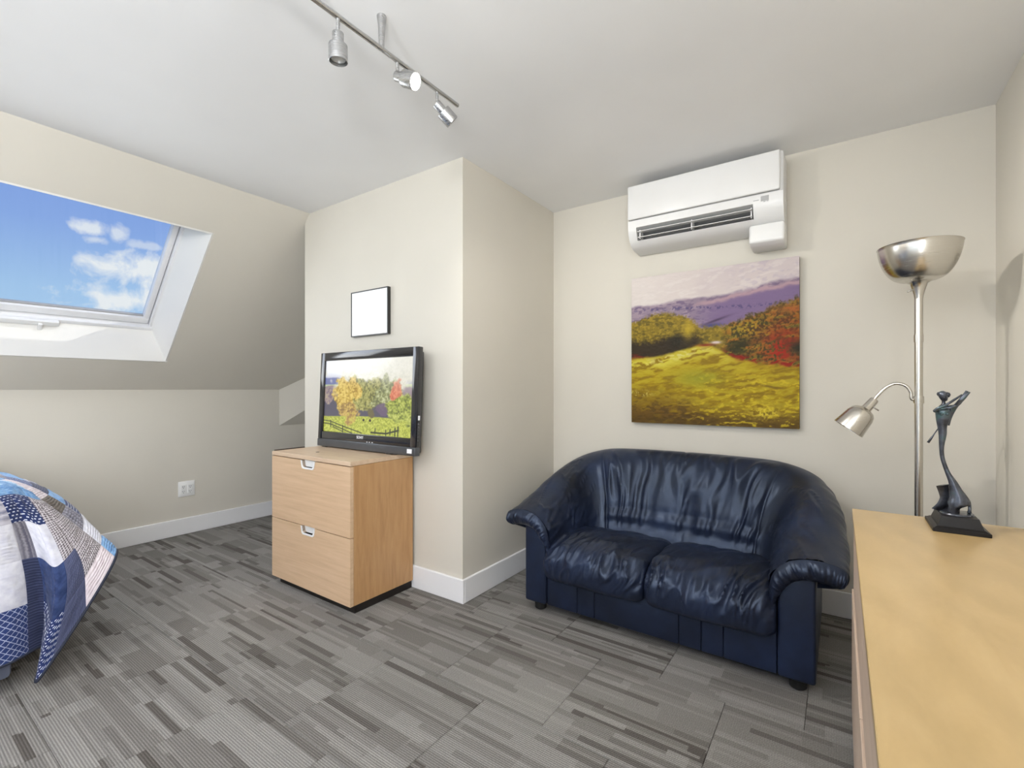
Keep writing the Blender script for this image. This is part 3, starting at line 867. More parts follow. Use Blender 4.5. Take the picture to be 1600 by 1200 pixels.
vl = [tuple(tilt @ Vector(p)) for p in me_v.reshape(-1, 3)]
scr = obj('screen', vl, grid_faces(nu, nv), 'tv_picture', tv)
def paint_attr(o, c):
    at = o.data.color_attributes.new('paint', 'FLOAT_COLOR', 'POINT')
    rgba = np.concatenate([lin(c).reshape(-1, 3), np.ones((c.shape[0] * c.shape[1], 1))], 1).astype(np.float32)
    at.data.foreach_set('color', rgba.ravel())
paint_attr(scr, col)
def text_obj(name, txt, size, center, mat, parent, rot=(math.radians(90), 0, 0), ext=0.0004):
    cu = bpy.data.curves.new(name, 'FONT'); cu.body = txt; cu.size = size; cu.align_x = 'CENTER'; cu.align_y = 'CENTER'; cu.extrude = ext
    cu.offset = size * 0.02
    o = bpy.data.objects.new(name, cu); COL.objects.link(o)
    dg = bpy.context.evaluated_depsgraph_get()
    me = bpy.data.meshes.new_from_object(o.evaluated_get(dg)); bpy.data.objects.remove(o, do_unlink=True)
    q = bpy.data.objects.new(name, me); COL.objects.link(q)
    me.materials.clear(); me.materials.append(MATS[mat])
    off = Vector((0, 0, 0)); p = parent
    while p is not None:
        off += p.location; p = p.parent
    q.rotation_euler = rot; q.location = Vector(center) - off; q.parent = parent
    return q
text_obj('logo', 'SONY', 0.024, tuple(tilt @ Vector(((TX0 + TX1) / 2 - 0.022, TYF - 0.0008, TZ0 + 0.078))), 'logo_white', tv, (math.radians(90 - 0), 0, 0))
for a in (0.040, 0.062, 0.088):
    tvp(G().add(box((TX0 + TX1) / 2 + a, (TX0 + TX1) / 2 + a + 0.011, TYF - 0.0008, TYF + 0.001, TZ0 + 0.0525, TZ0 + 0.057)), 'indicator', 'logo_white')
tvp(G().add(box(TX1 - 0.062, TX1 - 0.024, TYF - 0.0046, TYF - 0.003, TZ0 + 0.016, TZ0 + 0.040)), 'sticker', 'logo_white')
tvp(G().add(box(TX1 - 0.0005, TX1 + 0.001, TYF + 0.012, TYF + 0.026, TZ0 + 0.20, TZ0 + 0.225)), 'side_label', 'logo_white')
for q in range(6):
    tvp(G().add(box(TX1 - 0.001, TX1 + 0.0022, TYF + 0.012, TYF + 0.02, TZ0 + 0.085 + q * 0.018, TZ0 + 0.095 + q * 0.018, 0.001, 1)), 'side_button', 'black_plastic')

# cable grommet on the cabinet top
G().add(lathe([(0.0, 0), (0.010, 0), (0.011, 0.0012), (0.0, 0.0014)], 20, (-2.55, 1.64, CZ))).build('grommet', 'dark_brown_wood', cab, True, 40)

# ------------------------------------------------------------------ small framed sheet
fr = thing('picture_frame', 'small thin black frame holding a blank white sheet above the television', 'picture frame', (-2.458, BY, 1.51))
fx0, fx1, fz0, fz1, fy = -2.640, -2.279, 1.511, 1.803, BY - 0.024
g = G(); w = 0.007
g.add(box(fx0, fx0 + w, fy, BY - 0.001, fz0, fz1)); g.add(box(fx1 - w, fx1, fy, BY - 0.001, fz0, fz1))
g.add(box(fx0 + w, fx1 - w, fy, BY - 0.001, fz0, fz0 + w)); g.add(box(fx0 + w, fx1 - w, fy, BY - 0.001, fz1 - w, fz1))
g.build('frame', 'frame_black', fr)
G().add(box(fx0 + w, fx1 - w, fy + 0.003, fy + 0.012, fz0 + w, fz1 - w)).build('sheet', 'paper', fr)

# ------------------------------------------------------------------ painting on canvas
PX0, PX1, PZ0, PZ1, PY = -1.096, -0.175, 0.958, 1.877, 2.918
pt = thing('painting', 'unframed landscape painting of purple hills and yellow meadow above the sofa', 'painting', ((PX0 + PX1) / 2, YN, PZ0))
G().add(box(PX0, PX1, PY + 0.002, YN - 0.004, PZ0, PZ1, 0.002, 1)).build('stretched_canvas', 'canvas_side', pt)
nu = nv = 330
U, Vv = np.meshgrid(np.linspace(0, 1, nu), np.linspace(0, 1, nv), indexing='ij')
wu = U + 0.020 * (fbm(U * 14, Vv * 20, 71) - .5); wv = Vv + 0.022 * (fbm(U * 18, Vv * 26, 72) - .5)
brush = fbm(wu * 16 + wv * 3, wv * 55 - wu * 8, 73, 3); brush2 = fbm(wu * 34, wv * 84, 74, 4); big = fbm(U * 3.2, Vv * 4, 75, 3)
dabs = 0.5 + (fbm(wu * 90, wv * 90, 76, 4) - 0.5) * 0.85
col = np.zeros((nu, nv, 3)) + np.array([222, 210, 206])
blend(col, sstep(0.35, 0.7, big) * 0.5, (206, 192, 196)); blend(col, (1 - sstep(0.0, 0.5, U)) * 0.6, (234, 226, 220))
blend(col, sstep(0.55, 0.7, brush) * 0.35, (238, 230, 224)); blend(col, sstep(0.55, 0.8, U) * sstep(0.5, 0.65, brush2) * 0.5, (196, 182, 194))
skyline = 0.805 + 0.02 * U + 0.055 * sstep(0.55, 1.0, U) + 0.018 * (fbm(U * 7, 0 * U, 77) - 0.5)
hill = 1 - sstep(-0.012, 0.012, wv - skyline)
hc = np.zeros_like(col) + np.array([152, 134, 152])
blend(hc, sstep(0.45, 0.62, brush) * 0.7, (176, 156, 168)); blend(hc, (1 - sstep(0.34, 0.50, brush2)) * 0.7, (114, 96, 128))
ridge2 = 0.70 + 0.16 * U + 0.02 * (fbm(U * 9, 0 * U, 78) - .5)
blend(hc, (1 - sstep(-0.02, 0.01, wv - ridge2)) * sstep(0.35, 0.6, U), (132, 110, 148))
blend(hc, np.exp(-((wv - ridge2) / 0.012) ** 2) * sstep(0.35, 0.5, U) * 0.8, (196, 160, 166))
blend(hc, np.exp(-((wv - (0.775 - 0.05 * U)) / 0.010) ** 2) * sstep(0.5, 0.6, dabs) * 0.8, (84, 76, 120))
blend(hc, np.exp(-(((U - .53) / .06) ** 2 + ((Vv - .635) / .013) ** 2)), (72, 74, 128))
blend(hc, np.exp(-(((U - .55) / .07) ** 2 + ((Vv - .665 - (U - .55) * .3) / .008) ** 2)) * .9, (72, 56, 84))
col = col * (1 - hill[..., None]) + hc * hill[..., None]
# tree belts
tl = 0.700 + 0.045 * np.exp(-((U - 0.22) / 0.12) ** 2) - 0.07 * sstep(0.32, 0.5, U) + 0.03 * sstep(0.55, 0.72, U) + 0.10 * sstep(0.66, 1.0, U) + 0.03 * (fbm(U * 26, 0 * U, 79) - 0.5)
trees = 1 - sstep(-0.02, 0.012, wv - tl + 0.05 * (dabs - .5))
tc_ = np.zeros_like(col) + np.array([140, 118, 36])
blend(tc_, sstep(0.42, 0.66, dabs) * .8, (172, 146, 46)); blend(tc_, (1 - sstep(0.32, 0.52, brush2)) * .8, (98, 86, 32))
leftdark = (1 - sstep(0.0, 0.06, wv - (0.54 - 0.02 * np.sin(U * 14)) + 0.06 * (dabs - .5))) * (1 - sstep(0.42, 0.5, U))
blend(tc_, leftdark * 0.92, (48, 38, 28))
blend(tc_, np.exp(-(((U - .31) / .05) ** 2 + ((Vv - .545) / .045) ** 2)) * sstep(.4, .5, dabs), (40, 38, 26))
blend(tc_, np.exp(-(((U - .38) / .03) ** 2 + ((Vv - .62) / .06) ** 2)) * 0.9, (196, 168, 50))
rt = sstep(0.57, 0.64, U + 0.05 * (dabs - .5))
blend(tc_, rt * sstep(0.36, 0.66, brush2) * 0.6, (150, 72, 26))
blend(tc_, rt * (1 - sstep(0.34, 0.56, dabs)) * 0.9, (66, 60, 28))
blend(tc_, np.exp(-(((U - .68) / .09) ** 2 + ((Vv - .49 - (U - .68) * .4) / .06) ** 2)) * sstep(.36, .46, brush), (52, 52, 26))
blend(tc_, np.exp(-(((U - .74) / .10) ** 2 + ((Vv - .60) / .05) ** 2)) * sstep(.48, .56, dabs), (176, 148, 36))
blend(tc_, np.exp(-(((U - .93) / .13) ** 2 + ((Vv - .50) / .13) ** 2)) * sstep(.30, .62, brush) * 0.85, (146, 44, 24))
blend(tc_, np.exp(-(((U - 1.0) / .16) ** 2 + ((Vv - .70) / .025) ** 2)) * .7, (176, 96, 46))
blend(tc_, np.exp(-(((U - .90) / .06) ** 2 + ((Vv - .46) / .06) ** 2)) * sstep(.45, .55, dabs), (176, 30, 20))
blend(tc_, np.exp(-(((U - 1.0) / .05) ** 2 + ((Vv - .47) / .04) ** 2)), (44, 44, 30))
col = col * (1 - trees[..., None]) + tc_ * trees[..., None]
# meadow
edge = 0.445 + 0.075 * sstep(0.12, 0.52, U) - 0.03 * sstep(0.5, 0.56, U) - 0.075 * sstep(0.54, 0.68, U) - 0.05 * sstep(0.62, 1.0, U)
mead = 1 - sstep(-0.012, 0.012, wv - edge)
mc = np.zeros_like(col) + np.array([172, 144, 22])
blend(mc, sstep(0.45, 0.62, brush), (188, 166, 34)); blend(mc, (1 - sstep(0.32, 0.46, brush)) * 0.8, (140, 112, 22))
blend(mc, np.exp(-(((U - .45) / .14) ** 2 + ((Vv - .30) / .05) ** 2)) * 0.8, (150, 150, 40))
blend(mc, np.exp(-(((wv - (edge - 0.045)) / 0.04) ** 2)) * (1 - sstep(0.45, 0.7, U)) * sstep(.36, .5, brush), (214, 202, 70))
blend(mc, np.exp(-(((U - .30) / .22) ** 2 + ((wv - edge + .03) / .022) ** 2)) * sstep(.45, .55, brush2), (226, 216, 130))
low = 1 - sstep(0.05, 0.27, Vv + 0.10 * sstep(0.2, 0.7, U) + 0.08 * (big - .5))
blend(mc, low * sstep(0.3, 0.55, brush + .06), (112, 82, 26)); blend(mc, low * (1 - sstep(0.35, 0.5, brush2)) * 0.8, (84, 62, 24))
blend(mc, np.exp(-((Vv - 0.02) / 0.05) ** 2) * .6, (88, 66, 26))
blend(mc, sstep(0.60, 0.68, brush2) * sstep(0.2, 0.6, U) * (1 - sstep(0.25, 0.4, Vv)) * 0.8, (216, 190, 40))
blend(mc, np.exp(-(((U - .82) / .07) ** 2 + ((Vv - .09) / .035) ** 2)) * sstep(.42, .54, dabs) * 1.2, (228, 204, 60))
blend(mc, np.exp(-(((U - .05) / .08) ** 2 + ((Vv - .20) / .02) ** 2)) * sstep(.5, .58, dabs), (222, 206, 110))
blend(mc, np.exp(-(((U - .85) / .05) ** 2 + ((Vv - .245 + (U - .85) * .2) / .006) ** 2)) * .8, (110, 84, 24))
col = col * (1 - mead[..., None]) + mc * mead[..., None]
blend(col, np.exp(-(((wv - edge - 0.012) / 0.014) ** 2)) * (sstep(0.55, 0.68, U) + 0.6 * (1 - sstep(0.05, 0.2, U))) * sstep(.38, .5, brush), (150, 34, 22))
blend(col, np.exp(-(((U - .55) / .03) ** 2 + ((Vv - .525) / .009) ** 2)) * 1.3, (226, 206, 200)); blend(col, np.exp(-(((U - .49) / .05) ** 2 + ((Vv - .512) / .008) ** 2)), (140, 52, 36))
relief = (brush2 - .5) * 0.0022 + (dabs - .5) * 0.0014 * trees
mv = np.zeros((nu, nv, 3)); mv[..., 0] = PX0 + U * (PX1 - PX0); mv[..., 1] = PY - relief; mv[..., 2] = PZ0 + Vv * (PZ1 - PZ0)
o = obj('painted_surface', mv.reshape(-1, 3).tolist(), grid_faces(nu, nv), 'oil_paint', pt, True)
paint_attr(o, col * 0.93)

# ------------------------------------------------------------------ wall-mounted air conditioner
AX0, AX1 = -1.056, -0.235
ac = thing('air_conditioner', 'white wall-mounted air conditioner with open louvre high above the painting', 'air conditioner', ((AX0 + AX1) / 2, YN, 2.02))
lower = [(2.955, 2.185), (2.752, 2.185), (2.752, 2.145), (2.760, 2.110), (2.778, 2.075), (2.806, 2.048), (2.85, 2.032), (2.955, 2.024)]
notch = [(2.955, 2.185), (2.752, 2.185), (2.753, 2.142), (2.82, 2.135), (2.845, 2.10), (2.83, 2.065), (2.782, 2.070), (2.806, 2.048), (2.85, 2.032), (2.955, 2.024)]
g = G()
g.add(prism(lower, 'x', AX0, -1.006)); g.add(prism(notch, 'x', -1.006, -0.374)); g.add(prism(lower, 'x', -0.374, AX1))
g.add(box(AX0, AX1, 2.768, 2.955, 2.186, 2.398, 0.012, 3))
g.build('body', 'ac_white', ac, True, 35)
G().add(box(AX0 - 0.001, AX1 - 0.014, 2.744, 2.768, 2.192, 2.394, 0.008, 3)).build('front_panel', 'ac_white', ac, True, 35)
g = G().add(prism([(2.822, 2.134), (2.846, 2.10), (2.832, 2.067), (2.826, 2.067), (2.838, 2.10), (2.816, 2.134)], 'x', -1.004, -0.376))
g.build('outlet', 'vent_grey', ac)
for (yy, zz, an, wd) in ((2.772, 2.118, 24, 0.020), (2.784, 2.088, 30, 0.022)):
    v, f = box(-1.000, -0.380, -wd, wd, -0.0018, 0.0018, 0.001, 1)
    R = Matrix.Translation((0, yy, zz)) @ Matrix.Rotation(math.radians(an - 20), 4, 'X')
    obj('louvre', [tuple(R @ Vector(p)) for p in v], f, 'ac_white', ac)
for xx in (-0.99, -0.69, -0.385):
    G().add(box(xx - 0.003, xx + 0.003, 2.775, 2.826, 2.078, 2.132)).build('louvre_bracket', 'ac_white', ac)
G().add(box(-0.337, -0.300, 2.7495, 2.752, 2.147, 2.172)).build('receiver_window', 'grey_print', ac)
for (xa, xb, zz) in ((-0.372, -0.345, 2.156), (-0.325, -0.317, 2.143), (-0.308, -0.302, 2.143)):
    G().add(box(xa, xb, 2.7507, 2.7522, zz - 0.0015, zz + 0.0015)).build('fine_print', 'grey_print', ac)
R = Matrix.Translation((0, 2.836, 2.0375)) @ Matrix.Rotation(math.radians(-20), 4, 'X')
G().add(tube([(-0.60, 2.90, 2.40), (-0.60, 2.90, 2.441)], 0.012, 10)).build('pipe_stub', 'white_plastic', ac, True, 40)
dp = thing('drain_pump', 'small white drain pump box on the wall under the air conditioner', 'pump box', (-0.32, YN, 1.93))
def bevel_mesh(vf, off, seg=3):
    bm = bmesh.new(); vs2 = [bm.verts.new(p) for p in vf[0]]
    for q in vf[1]: bm.faces.new([vs2[i] for i in q])
    bmesh.ops.bevel(bm, geom=list(bm.edges), offset=off, segments=seg, affect='EDGES', profile=0.5)
    bm.verts.index_update()
    r = ([tuple(q.co) for q in bm.verts], [tuple(q.index for q in fa.verts) for fa in bm.faces]); bm.free()
    return r
G().add(bevel_mesh(prism([(2.958, 2.014), (2.86, 2.018), (2.79, 2.044), (2.782, 1.945), (2.83, 1.932), (2.958, 1.93)], 'x', -0.398, -0.233), 0.012)).build('housing', 'white_plastic', dp, True, 50)
# ------------------------------------------------------------------ floor lamp
LX, LY = 0.262, 2.50
lamp = thing('floor_lamp', 'brushed nickel torchiere floor lamp with bowl uplight and side reading arm', 'floor lamp', (LX, LY, 0))
G().add(lathe([(0.0, 0), (0.128, 0), (0.13, 0.008), (0.122, 0.018), (0.03, 0.026), (0.016, 0.04), (0.014, 0.06)], 48, (LX, LY, 0))).build('base', 'brushed_nickel', lamp, True, 35)
G().add(tube([(LX, LY, z) for z in (0.03, 0.6, 1.15, 1.56)], 0.0135, 20)).build('pole', 'brushed_nickel', lamp, True, 40)
G().add(lathe([(0.0155, 0), (0.0155, 0.03)], 20, (LX, LY, 1.36))).build('coupling', 'brushed_nickel', lamp, True, 40)
bp = [(0.0135, 1.535), (0.016, 1.552), (0.023, 1.578), (0.028, 1.596), (0.05, 1.608)]
for q in range(1, 17):
    a = q / 16 * math.radians(80)
    bp.append((0.05 + 0.085 * math.sin(a) ** 0.8, 1.608 + 0.162 * (1 - math.cos(a)) ** 0.85))
bp += [(bp[-1][0] + 0.002, bp[-1][1] + 0.002), (bp[-1][0] - 0.003, bp[-1][1] + 0.003)]
inner = [(r - 0.004, z + 0.003) for r, z in bp[5:-2]][::-1]
G().add(lathe(bp + inner + [(0.0, 1.615)], 56, (LX, LY, 0))).build('bowl_shade', 'brushed_nickel', lamp, True, 50)
ap = smooth_path([(LX - 0.004, LY, 1.126), (0.240, LY, 1.130), (0.237, LY, 1.158), (0.221, LY, 1.184), (0.191, LY, 1.193), (0.160, LY, 1.178), (0.130, LY, 1.142), (0.111, LY, 1.112)], 40)
arm_o = G().add(tube(ap, 0.0062, 10)).build('reading_arm', 'brushed_nickel', lamp, True)
G().add(lathe([(0.017, 0), (0.017, 0.028)], 18, (LX, LY, 1.113))).build('arm_clamp', 'brushed_nickel', lamp, True, 40)
dirn = Vector((-0.085, -0.01, -0.118)).normalized()
p0 = Vector((0.122, LY, 1.128))
sp = [(0.0, 0.0), (0.0135, 0.0), (0.0165, 0.006), (0.0185, 0.048), (0.022, 0.052), (0.036, 0.058), (0.046, 0.07), (0.0515, 0.088), (0.0575, 0.135), (0.0605, 0.158), (0.0595, 0.159), (0.056, 0.135), (0.049, 0.09), (0.042, 0.073)]
sh = G().add(lathe_axis(sp, p0, dirn, 32)).build('reading_shade', 'brushed_nickel', lamp, True, 40)
G().add(lathe_axis([(0.0, 0.0), (0.058, -0.0), (0.047, -0.062), (0.0, -0.066)][::-1], p0 + dirn * 0.150, dirn, 32)).build('shade_lining', 'lamp_inside', sh, True, 60)
G().add(tube([tuple(p0 + dirn * 0.03), tuple(p0 + dirn * 0.03 + Vector((0.03, -0.004, -0.024)))], 0.0028, 8)).build('switch', 'brushed_nickel', sh, True)
G().add(tube([(LX - 0.02, LY - 0.004, 1.572), (LX - 0.036, LY - 0.008, 1.566)], 0.003, 8)).build('switch', 'brushed_nickel', lamp, True)

# ------------------------------------------------------------------ birch chest along the right wall
DX0, DX1, DY0, DY1, DZ = 0.040, XE - 0.018, 0.45, 2.045, 0.75
dr = thing('chest_of_drawers', 'long birch chest of drawers with bronze figurine on top, by right wall', 'dresser', ((DX0 + DX1) / 2, (DY0 + DY1) / 2, 0))
G().add(box(DX0 - 0.004, DX1, DY0, DY1, DZ - 0.02, DZ, 0.0015, 1)).build('top_board', 'birch_top', dr)
for ya in (DY0, DY1 - 0.02):
    G().add(box(DX0 + 0.02, DX1, ya, ya + 0.02, 0.0, DZ - 0.021)).build('side_panel', 'birch_front', dr)
G().add(box(DX0 + 0.022, DX1 - 0.002, DY0 + 0.021, DY1 - 0.021, 0.04, DZ - 0.022)).build('carcass', 'black_wood', dr)
ym = (DY0 + DY1) / 2
for (z0, z1) in ((0.04, 0.195), (0.20, 0.468), (0.473, 0.726)):
    for (ya, yb) in ((DY0 + 0.001, ym - 0.0015), (ym + 0.0015, DY1 - 0.001)):
        G().add(box(DX0 - (0.005 if z1 < 0.47 else 0.0), DX0 + 0.02, ya, yb, z0, z1, 0.0015, 1)).build('drawer', 'birch_front', dr)

# ------------------------------------------------------------------ bronze figurine
SB = Vector((0.293, 1.935, DZ))
stt = thing('figurine', 'dark bronze stylised violinist figurine on black stepped base', 'statue', tuple(SB))
def frustum(x0, x1, y0, y1, z0, z1, ins):
    v = [(x0, y0, z0), (x1, y0, z0), (x1, y1, z0), (x0, y1, z0), (x0 + ins, y0 + ins, z1), (x1 - ins, y0 + ins, z1), (x1 - ins, y1 - ins, z1), (x0 + ins, y1 - ins, z1)]
    return v, [(0, 3, 2, 1), (4, 5, 6, 7), (0, 1, 5, 4), (1, 2, 6, 5), (2, 3, 7, 6), (3, 0, 4, 7)]
g = G(); bx0, bx1, by0, by1 = 0.226, 0.352, 1.855, 2.015
g.add(box(bx0, bx1, by0, by1, DZ, DZ + 0.011, 0.0015, 1)); g.add(frustum(bx0 + 0.004, bx1 - 0.004, by0 + 0.004, by1 - 0.004, DZ + 0.011, DZ + 0.016, 0.007)); g.add(frustum(bx0 + 0.013, bx1 - 0.013, by0 + 0.014, by1 - 0.014, DZ + 0.016, DZ + 0.044, 0.009))
g.build('stepped_base', 'statue_base_black', stt)
YC = 1.935
G().add(lathe([(0.0, 0), (0.04, 0), (0.038, 0.004), (0.0, 0.006)], 28, (0.290, YC, DZ + 0.044))).build('ground_disc', 'bronze', stt, True, 40)
# dress and torso: elliptical sections (centre x, z, half-width x, half-depth y)
secs = [(0.283, 0.797, 0.014, 0.020), (0.285, 0.812, 0.014, 0.021), (0.295, 0.826, 0.026, 0.022), (0.295, 0.845, 0.021, 0.020), (0.288, 0.868, 0.0145, 0.016), (0.281, 0.890, 0.0105, 0.012), (0.2695, 0.918, 0.0065, 0.008),
        (0.2585, 0.958, 0.0055, 0.007), (0.2562, 0.994, 0.0062, 0.008), (0.2585, 1.031, 0.0095, 0.0095), (0.2575, 1.055, 0.0115, 0.010), (0.2590, 1.076, 0.0160, 0.012), (0.2600, 1.095, 0.0185, 0.013), (0.2605, 1.107, 0.0185, 0.0115), (0.2610, 1.117, 0.012, 0.009), (0.261, 1.126, 0.005, 0.005), (0.2605, 1.136, 0.0045, 0.005)]
C = np.array(secs); W = cr_weights(len(secs), np.linspace(0, len(secs) - 1, 80)); Q = W @ C
V = []; seg = 22
for (cx, cz, ra, rb) in Q:
    for q in range(seg):
        a = 2 * math.pi * q / seg
        V.append((cx + ra * math.cos(a), YC + rb * math.sin(a), cz))
F = []
for i in range(79):
    for q in range(seg):
        F.append((i * seg + q, i * seg + (q + 1) % seg, (i + 1) * seg + (q + 1) % seg, (i + 1) * seg + q))
F += [tuple(range(seg - 1, -1, -1)), tuple(79 * seg + q for q in range(seg))]
obj('dress_and_torso', V, F, 'bronze', stt, True)
g = G()     # shoes under the raised hem
g.add(tube([(0.318, YC, 0.828), (0.319, YC, 0.812), (0.317, YC - .004, 0.800)], [0.004, 0.004, 0.005], 10)); g.build('hem_support', 'bronze', stt, True)
for sx in (-0.006, 0.007):
    G().add(lathe([(0.0, -.004), (0.004, -.003), (0.0055, 0), (0.004, 0.003), (0, 0.004)], 12, (0.261 + sx, YC - 0.0115, 1.094))).build('bust', 'bronze', stt, True)
# head with small face and pulled-back hair
v, f = lathe([(0.0, -0.017), (0.0055, -0.0155), (0.0085, -0.010), (0.0105, -0.002), (0.011, 0.005), (0.009, 0.012), (0.005, 0.0155), (0.0, 0.0165)], 20)
R = Matrix.Translation((0.2595, YC - 0.003, 1.1485)) @ Matrix.Rotation(math.radians(-18), 4, 'Y') @ Matrix.Rotation(math.radians(12), 4, 'X')
hd = obj('head', [tuple(R @ Vector(p)) for p in v], f, 'bronze', stt, True)
G().add(tube([tuple(R @ Vector((0, -0.0095, 0.004))), tuple(R @ Vector((0, -0.0135, -0.003))), tuple(R @ Vector((0, -0.010, -0.004)))], [0.0012, 0.002, 0.0012], 8)).build('nose', 'bronze', hd, True)
v, f = lathe([(0.0, -0.010), (0.006, -0.007), (0.0085, 0), (0.006, 0.006), (0, 0.008)], 16)
obj('hair', [(p[0] + 0.269, p[1] + YC + 0.002, p[2] + 1.153) for p in v], f, 'bronze', hd, True)
obj('hair', [(p[0] * .8 + 0.2515, p[1] * .8 + YC + 0.003, p[2] * .8 + 1.1555) for p in v], f, 'bronze', hd, True)
G().add(tube(smooth_path([(0.247, YC - .004, 1.108), (0.239, YC - .014, 1.103), (0.246, YC - .021, 1.112), (0.262, YC - .022, 1.121), (0.282, YC - .018, 1.138), (0.300, YC - .014, 1.153)], 30), [0.0055 - 0.0028 * q / 29 for q in range(30)], 12)).build('arm', 'bronze', stt, True)
G().add(tube(smooth_path([(0.273, YC - .003, 1.112), (0.288, YC - .008, 1.120), (0.297, YC - .012, 1.131), (0.304, YC - .014, 1.152)], 24), [0.005 - 0.0022 * q / 23 for q in range(24)], 12)).build('arm', 'bronze', stt, True)
vi = G().add(tube(smooth_path([(0.250, YC - .020, 1.113), (0.262, YC - .020, 1.1145), (0.272, YC - .019, 1.116), (0.286, YC - .017, 1.122)], 20), [(0.0035 + 0.0035 * abs(math.sin(q / 19 * 2 * math.pi + .6)), 0.003) for q in range(20)], 12)).build('violin', 'bronze', stt, True)
G().add(tube([(0.286, YC - .017, 1.122), (0.300, YC - .014, 1.148), (0.313, YC - .013, 1.163)], [0.002, 0.0022, 0.003], 8)).build('violin_neck', 'bronze', vi, True)
G().add(tube(smooth_path([(0.313, YC - .013, 1.163), (0.300, YC - .016, 1.141), (0.285, YC - 0.01, 1.116), (0.274, YC - .002, 1.085), (0.269, YC + .002, 1.060)], 20), [(0.006, 0.0016)] * 20, 8, flat=(1, 0, 0.2))).build('scarf', 'bronze', stt, True)
G().add(tube([(0.252, YC + .012, 1.052), (0.240, YC + .012, 1.030), (0.232, YC + .012, 1.014), (0.226, YC + .012, 1.003)], [0.0016, 0.0016, 0.0032, 0.0036], 8)).build('bow', 'bronze', stt, True)
# curved fin rising beside the skirt
fin = smooth_path([(0.256, YC + .030, 0.792), (0.262, YC + .026, 0.812), (0.266, YC + .022, 0.835), (0.264, YC + .018, 0.855), (0.2600, YC + .014, 0.874)], 24)
G().add(tube(fin, [(0.022 - 0.010 * math.sin(q / 23 * math.pi) if q < 12 else 0.012 + 0.004 * (q - 12) / 11, 0.004) for q in range(24)], 14, flat=(1, 0.25, 0))).build('curved_fin', 'bronze', stt, True, 60)

# ------------------------------------------------------------------ track light on the ceiling
RX, RZ = -1.283, 2.33
trk = thing('track_light', 'brushed nickel ceiling track light bar with swivelling spot heads', 'light', (RX, 0.95, H))
G().add(tube([(RX, 0.42, RZ), (RX, 0.95, RZ), (RX, 1.455, RZ)], 0.0085, 14)).build('bar', 'track_nickel', trk, True, 40)
cp = G().add(lathe([(0.0, 0), (0.055, 0), (0.06, -0.004), (0.06, -0.02), (0.05, -0.026), (0.0, -0.027)][::-1], 36, (RX, 0.72, H))).build('canopy', 'track_nickel', trk, True, 35)
G().add(tube([(RX, 0.72, H - 0.02), (RX, 0.72, RZ)], 0.009, 12)).build('stem', 'track_nickel', cp, True, 40)
for yy in (1.065,):
    G().add(tube([(RX + 0.0, yy, H), (RX, yy, H - 0.03), (RX, yy, RZ)], [0.016, 0.012, 0.009], 14)).build('stand_off', 'track_nickel', trk, True, 40)
def spot_head(yb, d, lit, name='spot_head'):
    d = Vector(d).normalized()
    piv = Vector((RX, yb, RZ - 0.055))
    h0 = piv - d * 0.005
    hd = G().add(lathe_axis([(0.0, 0), (0.0165, 0), (0.0175, 0.002), (0.0175, 0.034), (0.0275, 0.036), (0.0285, 0.039), (0.0285, 0.086), (0.027, 0.087), (0.0262, 0.072), (0.0, 0.071)], h0, d, 28)).build(name, 'track_nickel', trk, True, 35)
    G().add(tube([(RX, yb, RZ), (RX, yb, RZ - 0.035), tuple(piv)], 0.0058, 10)).build('swivel_arm', 'track_nickel', hd, True, 40)
    G().add(lathe_axis([(0.0, 0), (0.0255, 0), (0.022, 0.006), (0.0, 0.009)], h0 + d * 0.0725, d, 24)).build('bulb', 'lit_bulb' if lit else 'dark_bulb', hd, True, 50)
    return h0 + d * 0.10, d
spots = [
    (1.335, (0.30, 0.62, -0.55), True),
    (1.135, (0.85, 0.22, -0.42), True),
    (0.895, (-0.05, 0.05, -1.0), True),
    (0.55, (-0.9, -0.1, -0.6), True),
]
for i, (yb, d, lit) in enumerate(spots):
    p, dd = spot_head(yb, d, lit and i == 1)
    if lit:
        add_light('spot_beam', 'SPOT', tuple(p), (25, 105, 5, 4)[i], (1.0, 0.96, 0.90), spot_size=math.radians((130, 80, 120, 110)[i]), spot_blend=0.9, shadow_soft_size=0.015, target=tuple(p + dd))

# ------------------------------------------------------------------ uplight bowl added out of view behind the camera to brighten the room
UX, UY = -0.62, -0.70
cl = thing('added_uplight', 'added white uplight bowl hanging unseen behind the camera, for fill light', 'light', (UX, UY, H))
G().add(lathe([(0.0, -0.02), (0.055, -0.02), (0.06, -0.012), (0.06, 0)], 36, (UX, UY, H))).build('mount', 'white_plastic', cl, True, 40)
G().add(tube([(UX, UY, H - 0.01), (UX, UY, H - 0.52)], 0.006, 10)).build('rod', 'white_plastic', cl, True)
G().add(lathe([(0.0, -0.56), (0.06, -0.55), (0.13, -0.515), (0.18, -0.46), (0.184, -0.455), (0.178, -0.455), (0.127, -0.508), (0.06, -0.542), (0.0, -0.55)], 40, (UX, UY, H))).build('bowl', 'white_plastic', cl, True, 60)
add_light('uplight_fill', 'POINT', (UX + 0.03, UY, H - 0.46), 76, (0.98, 0.985, 1.0), shadow_soft_size=0.06)

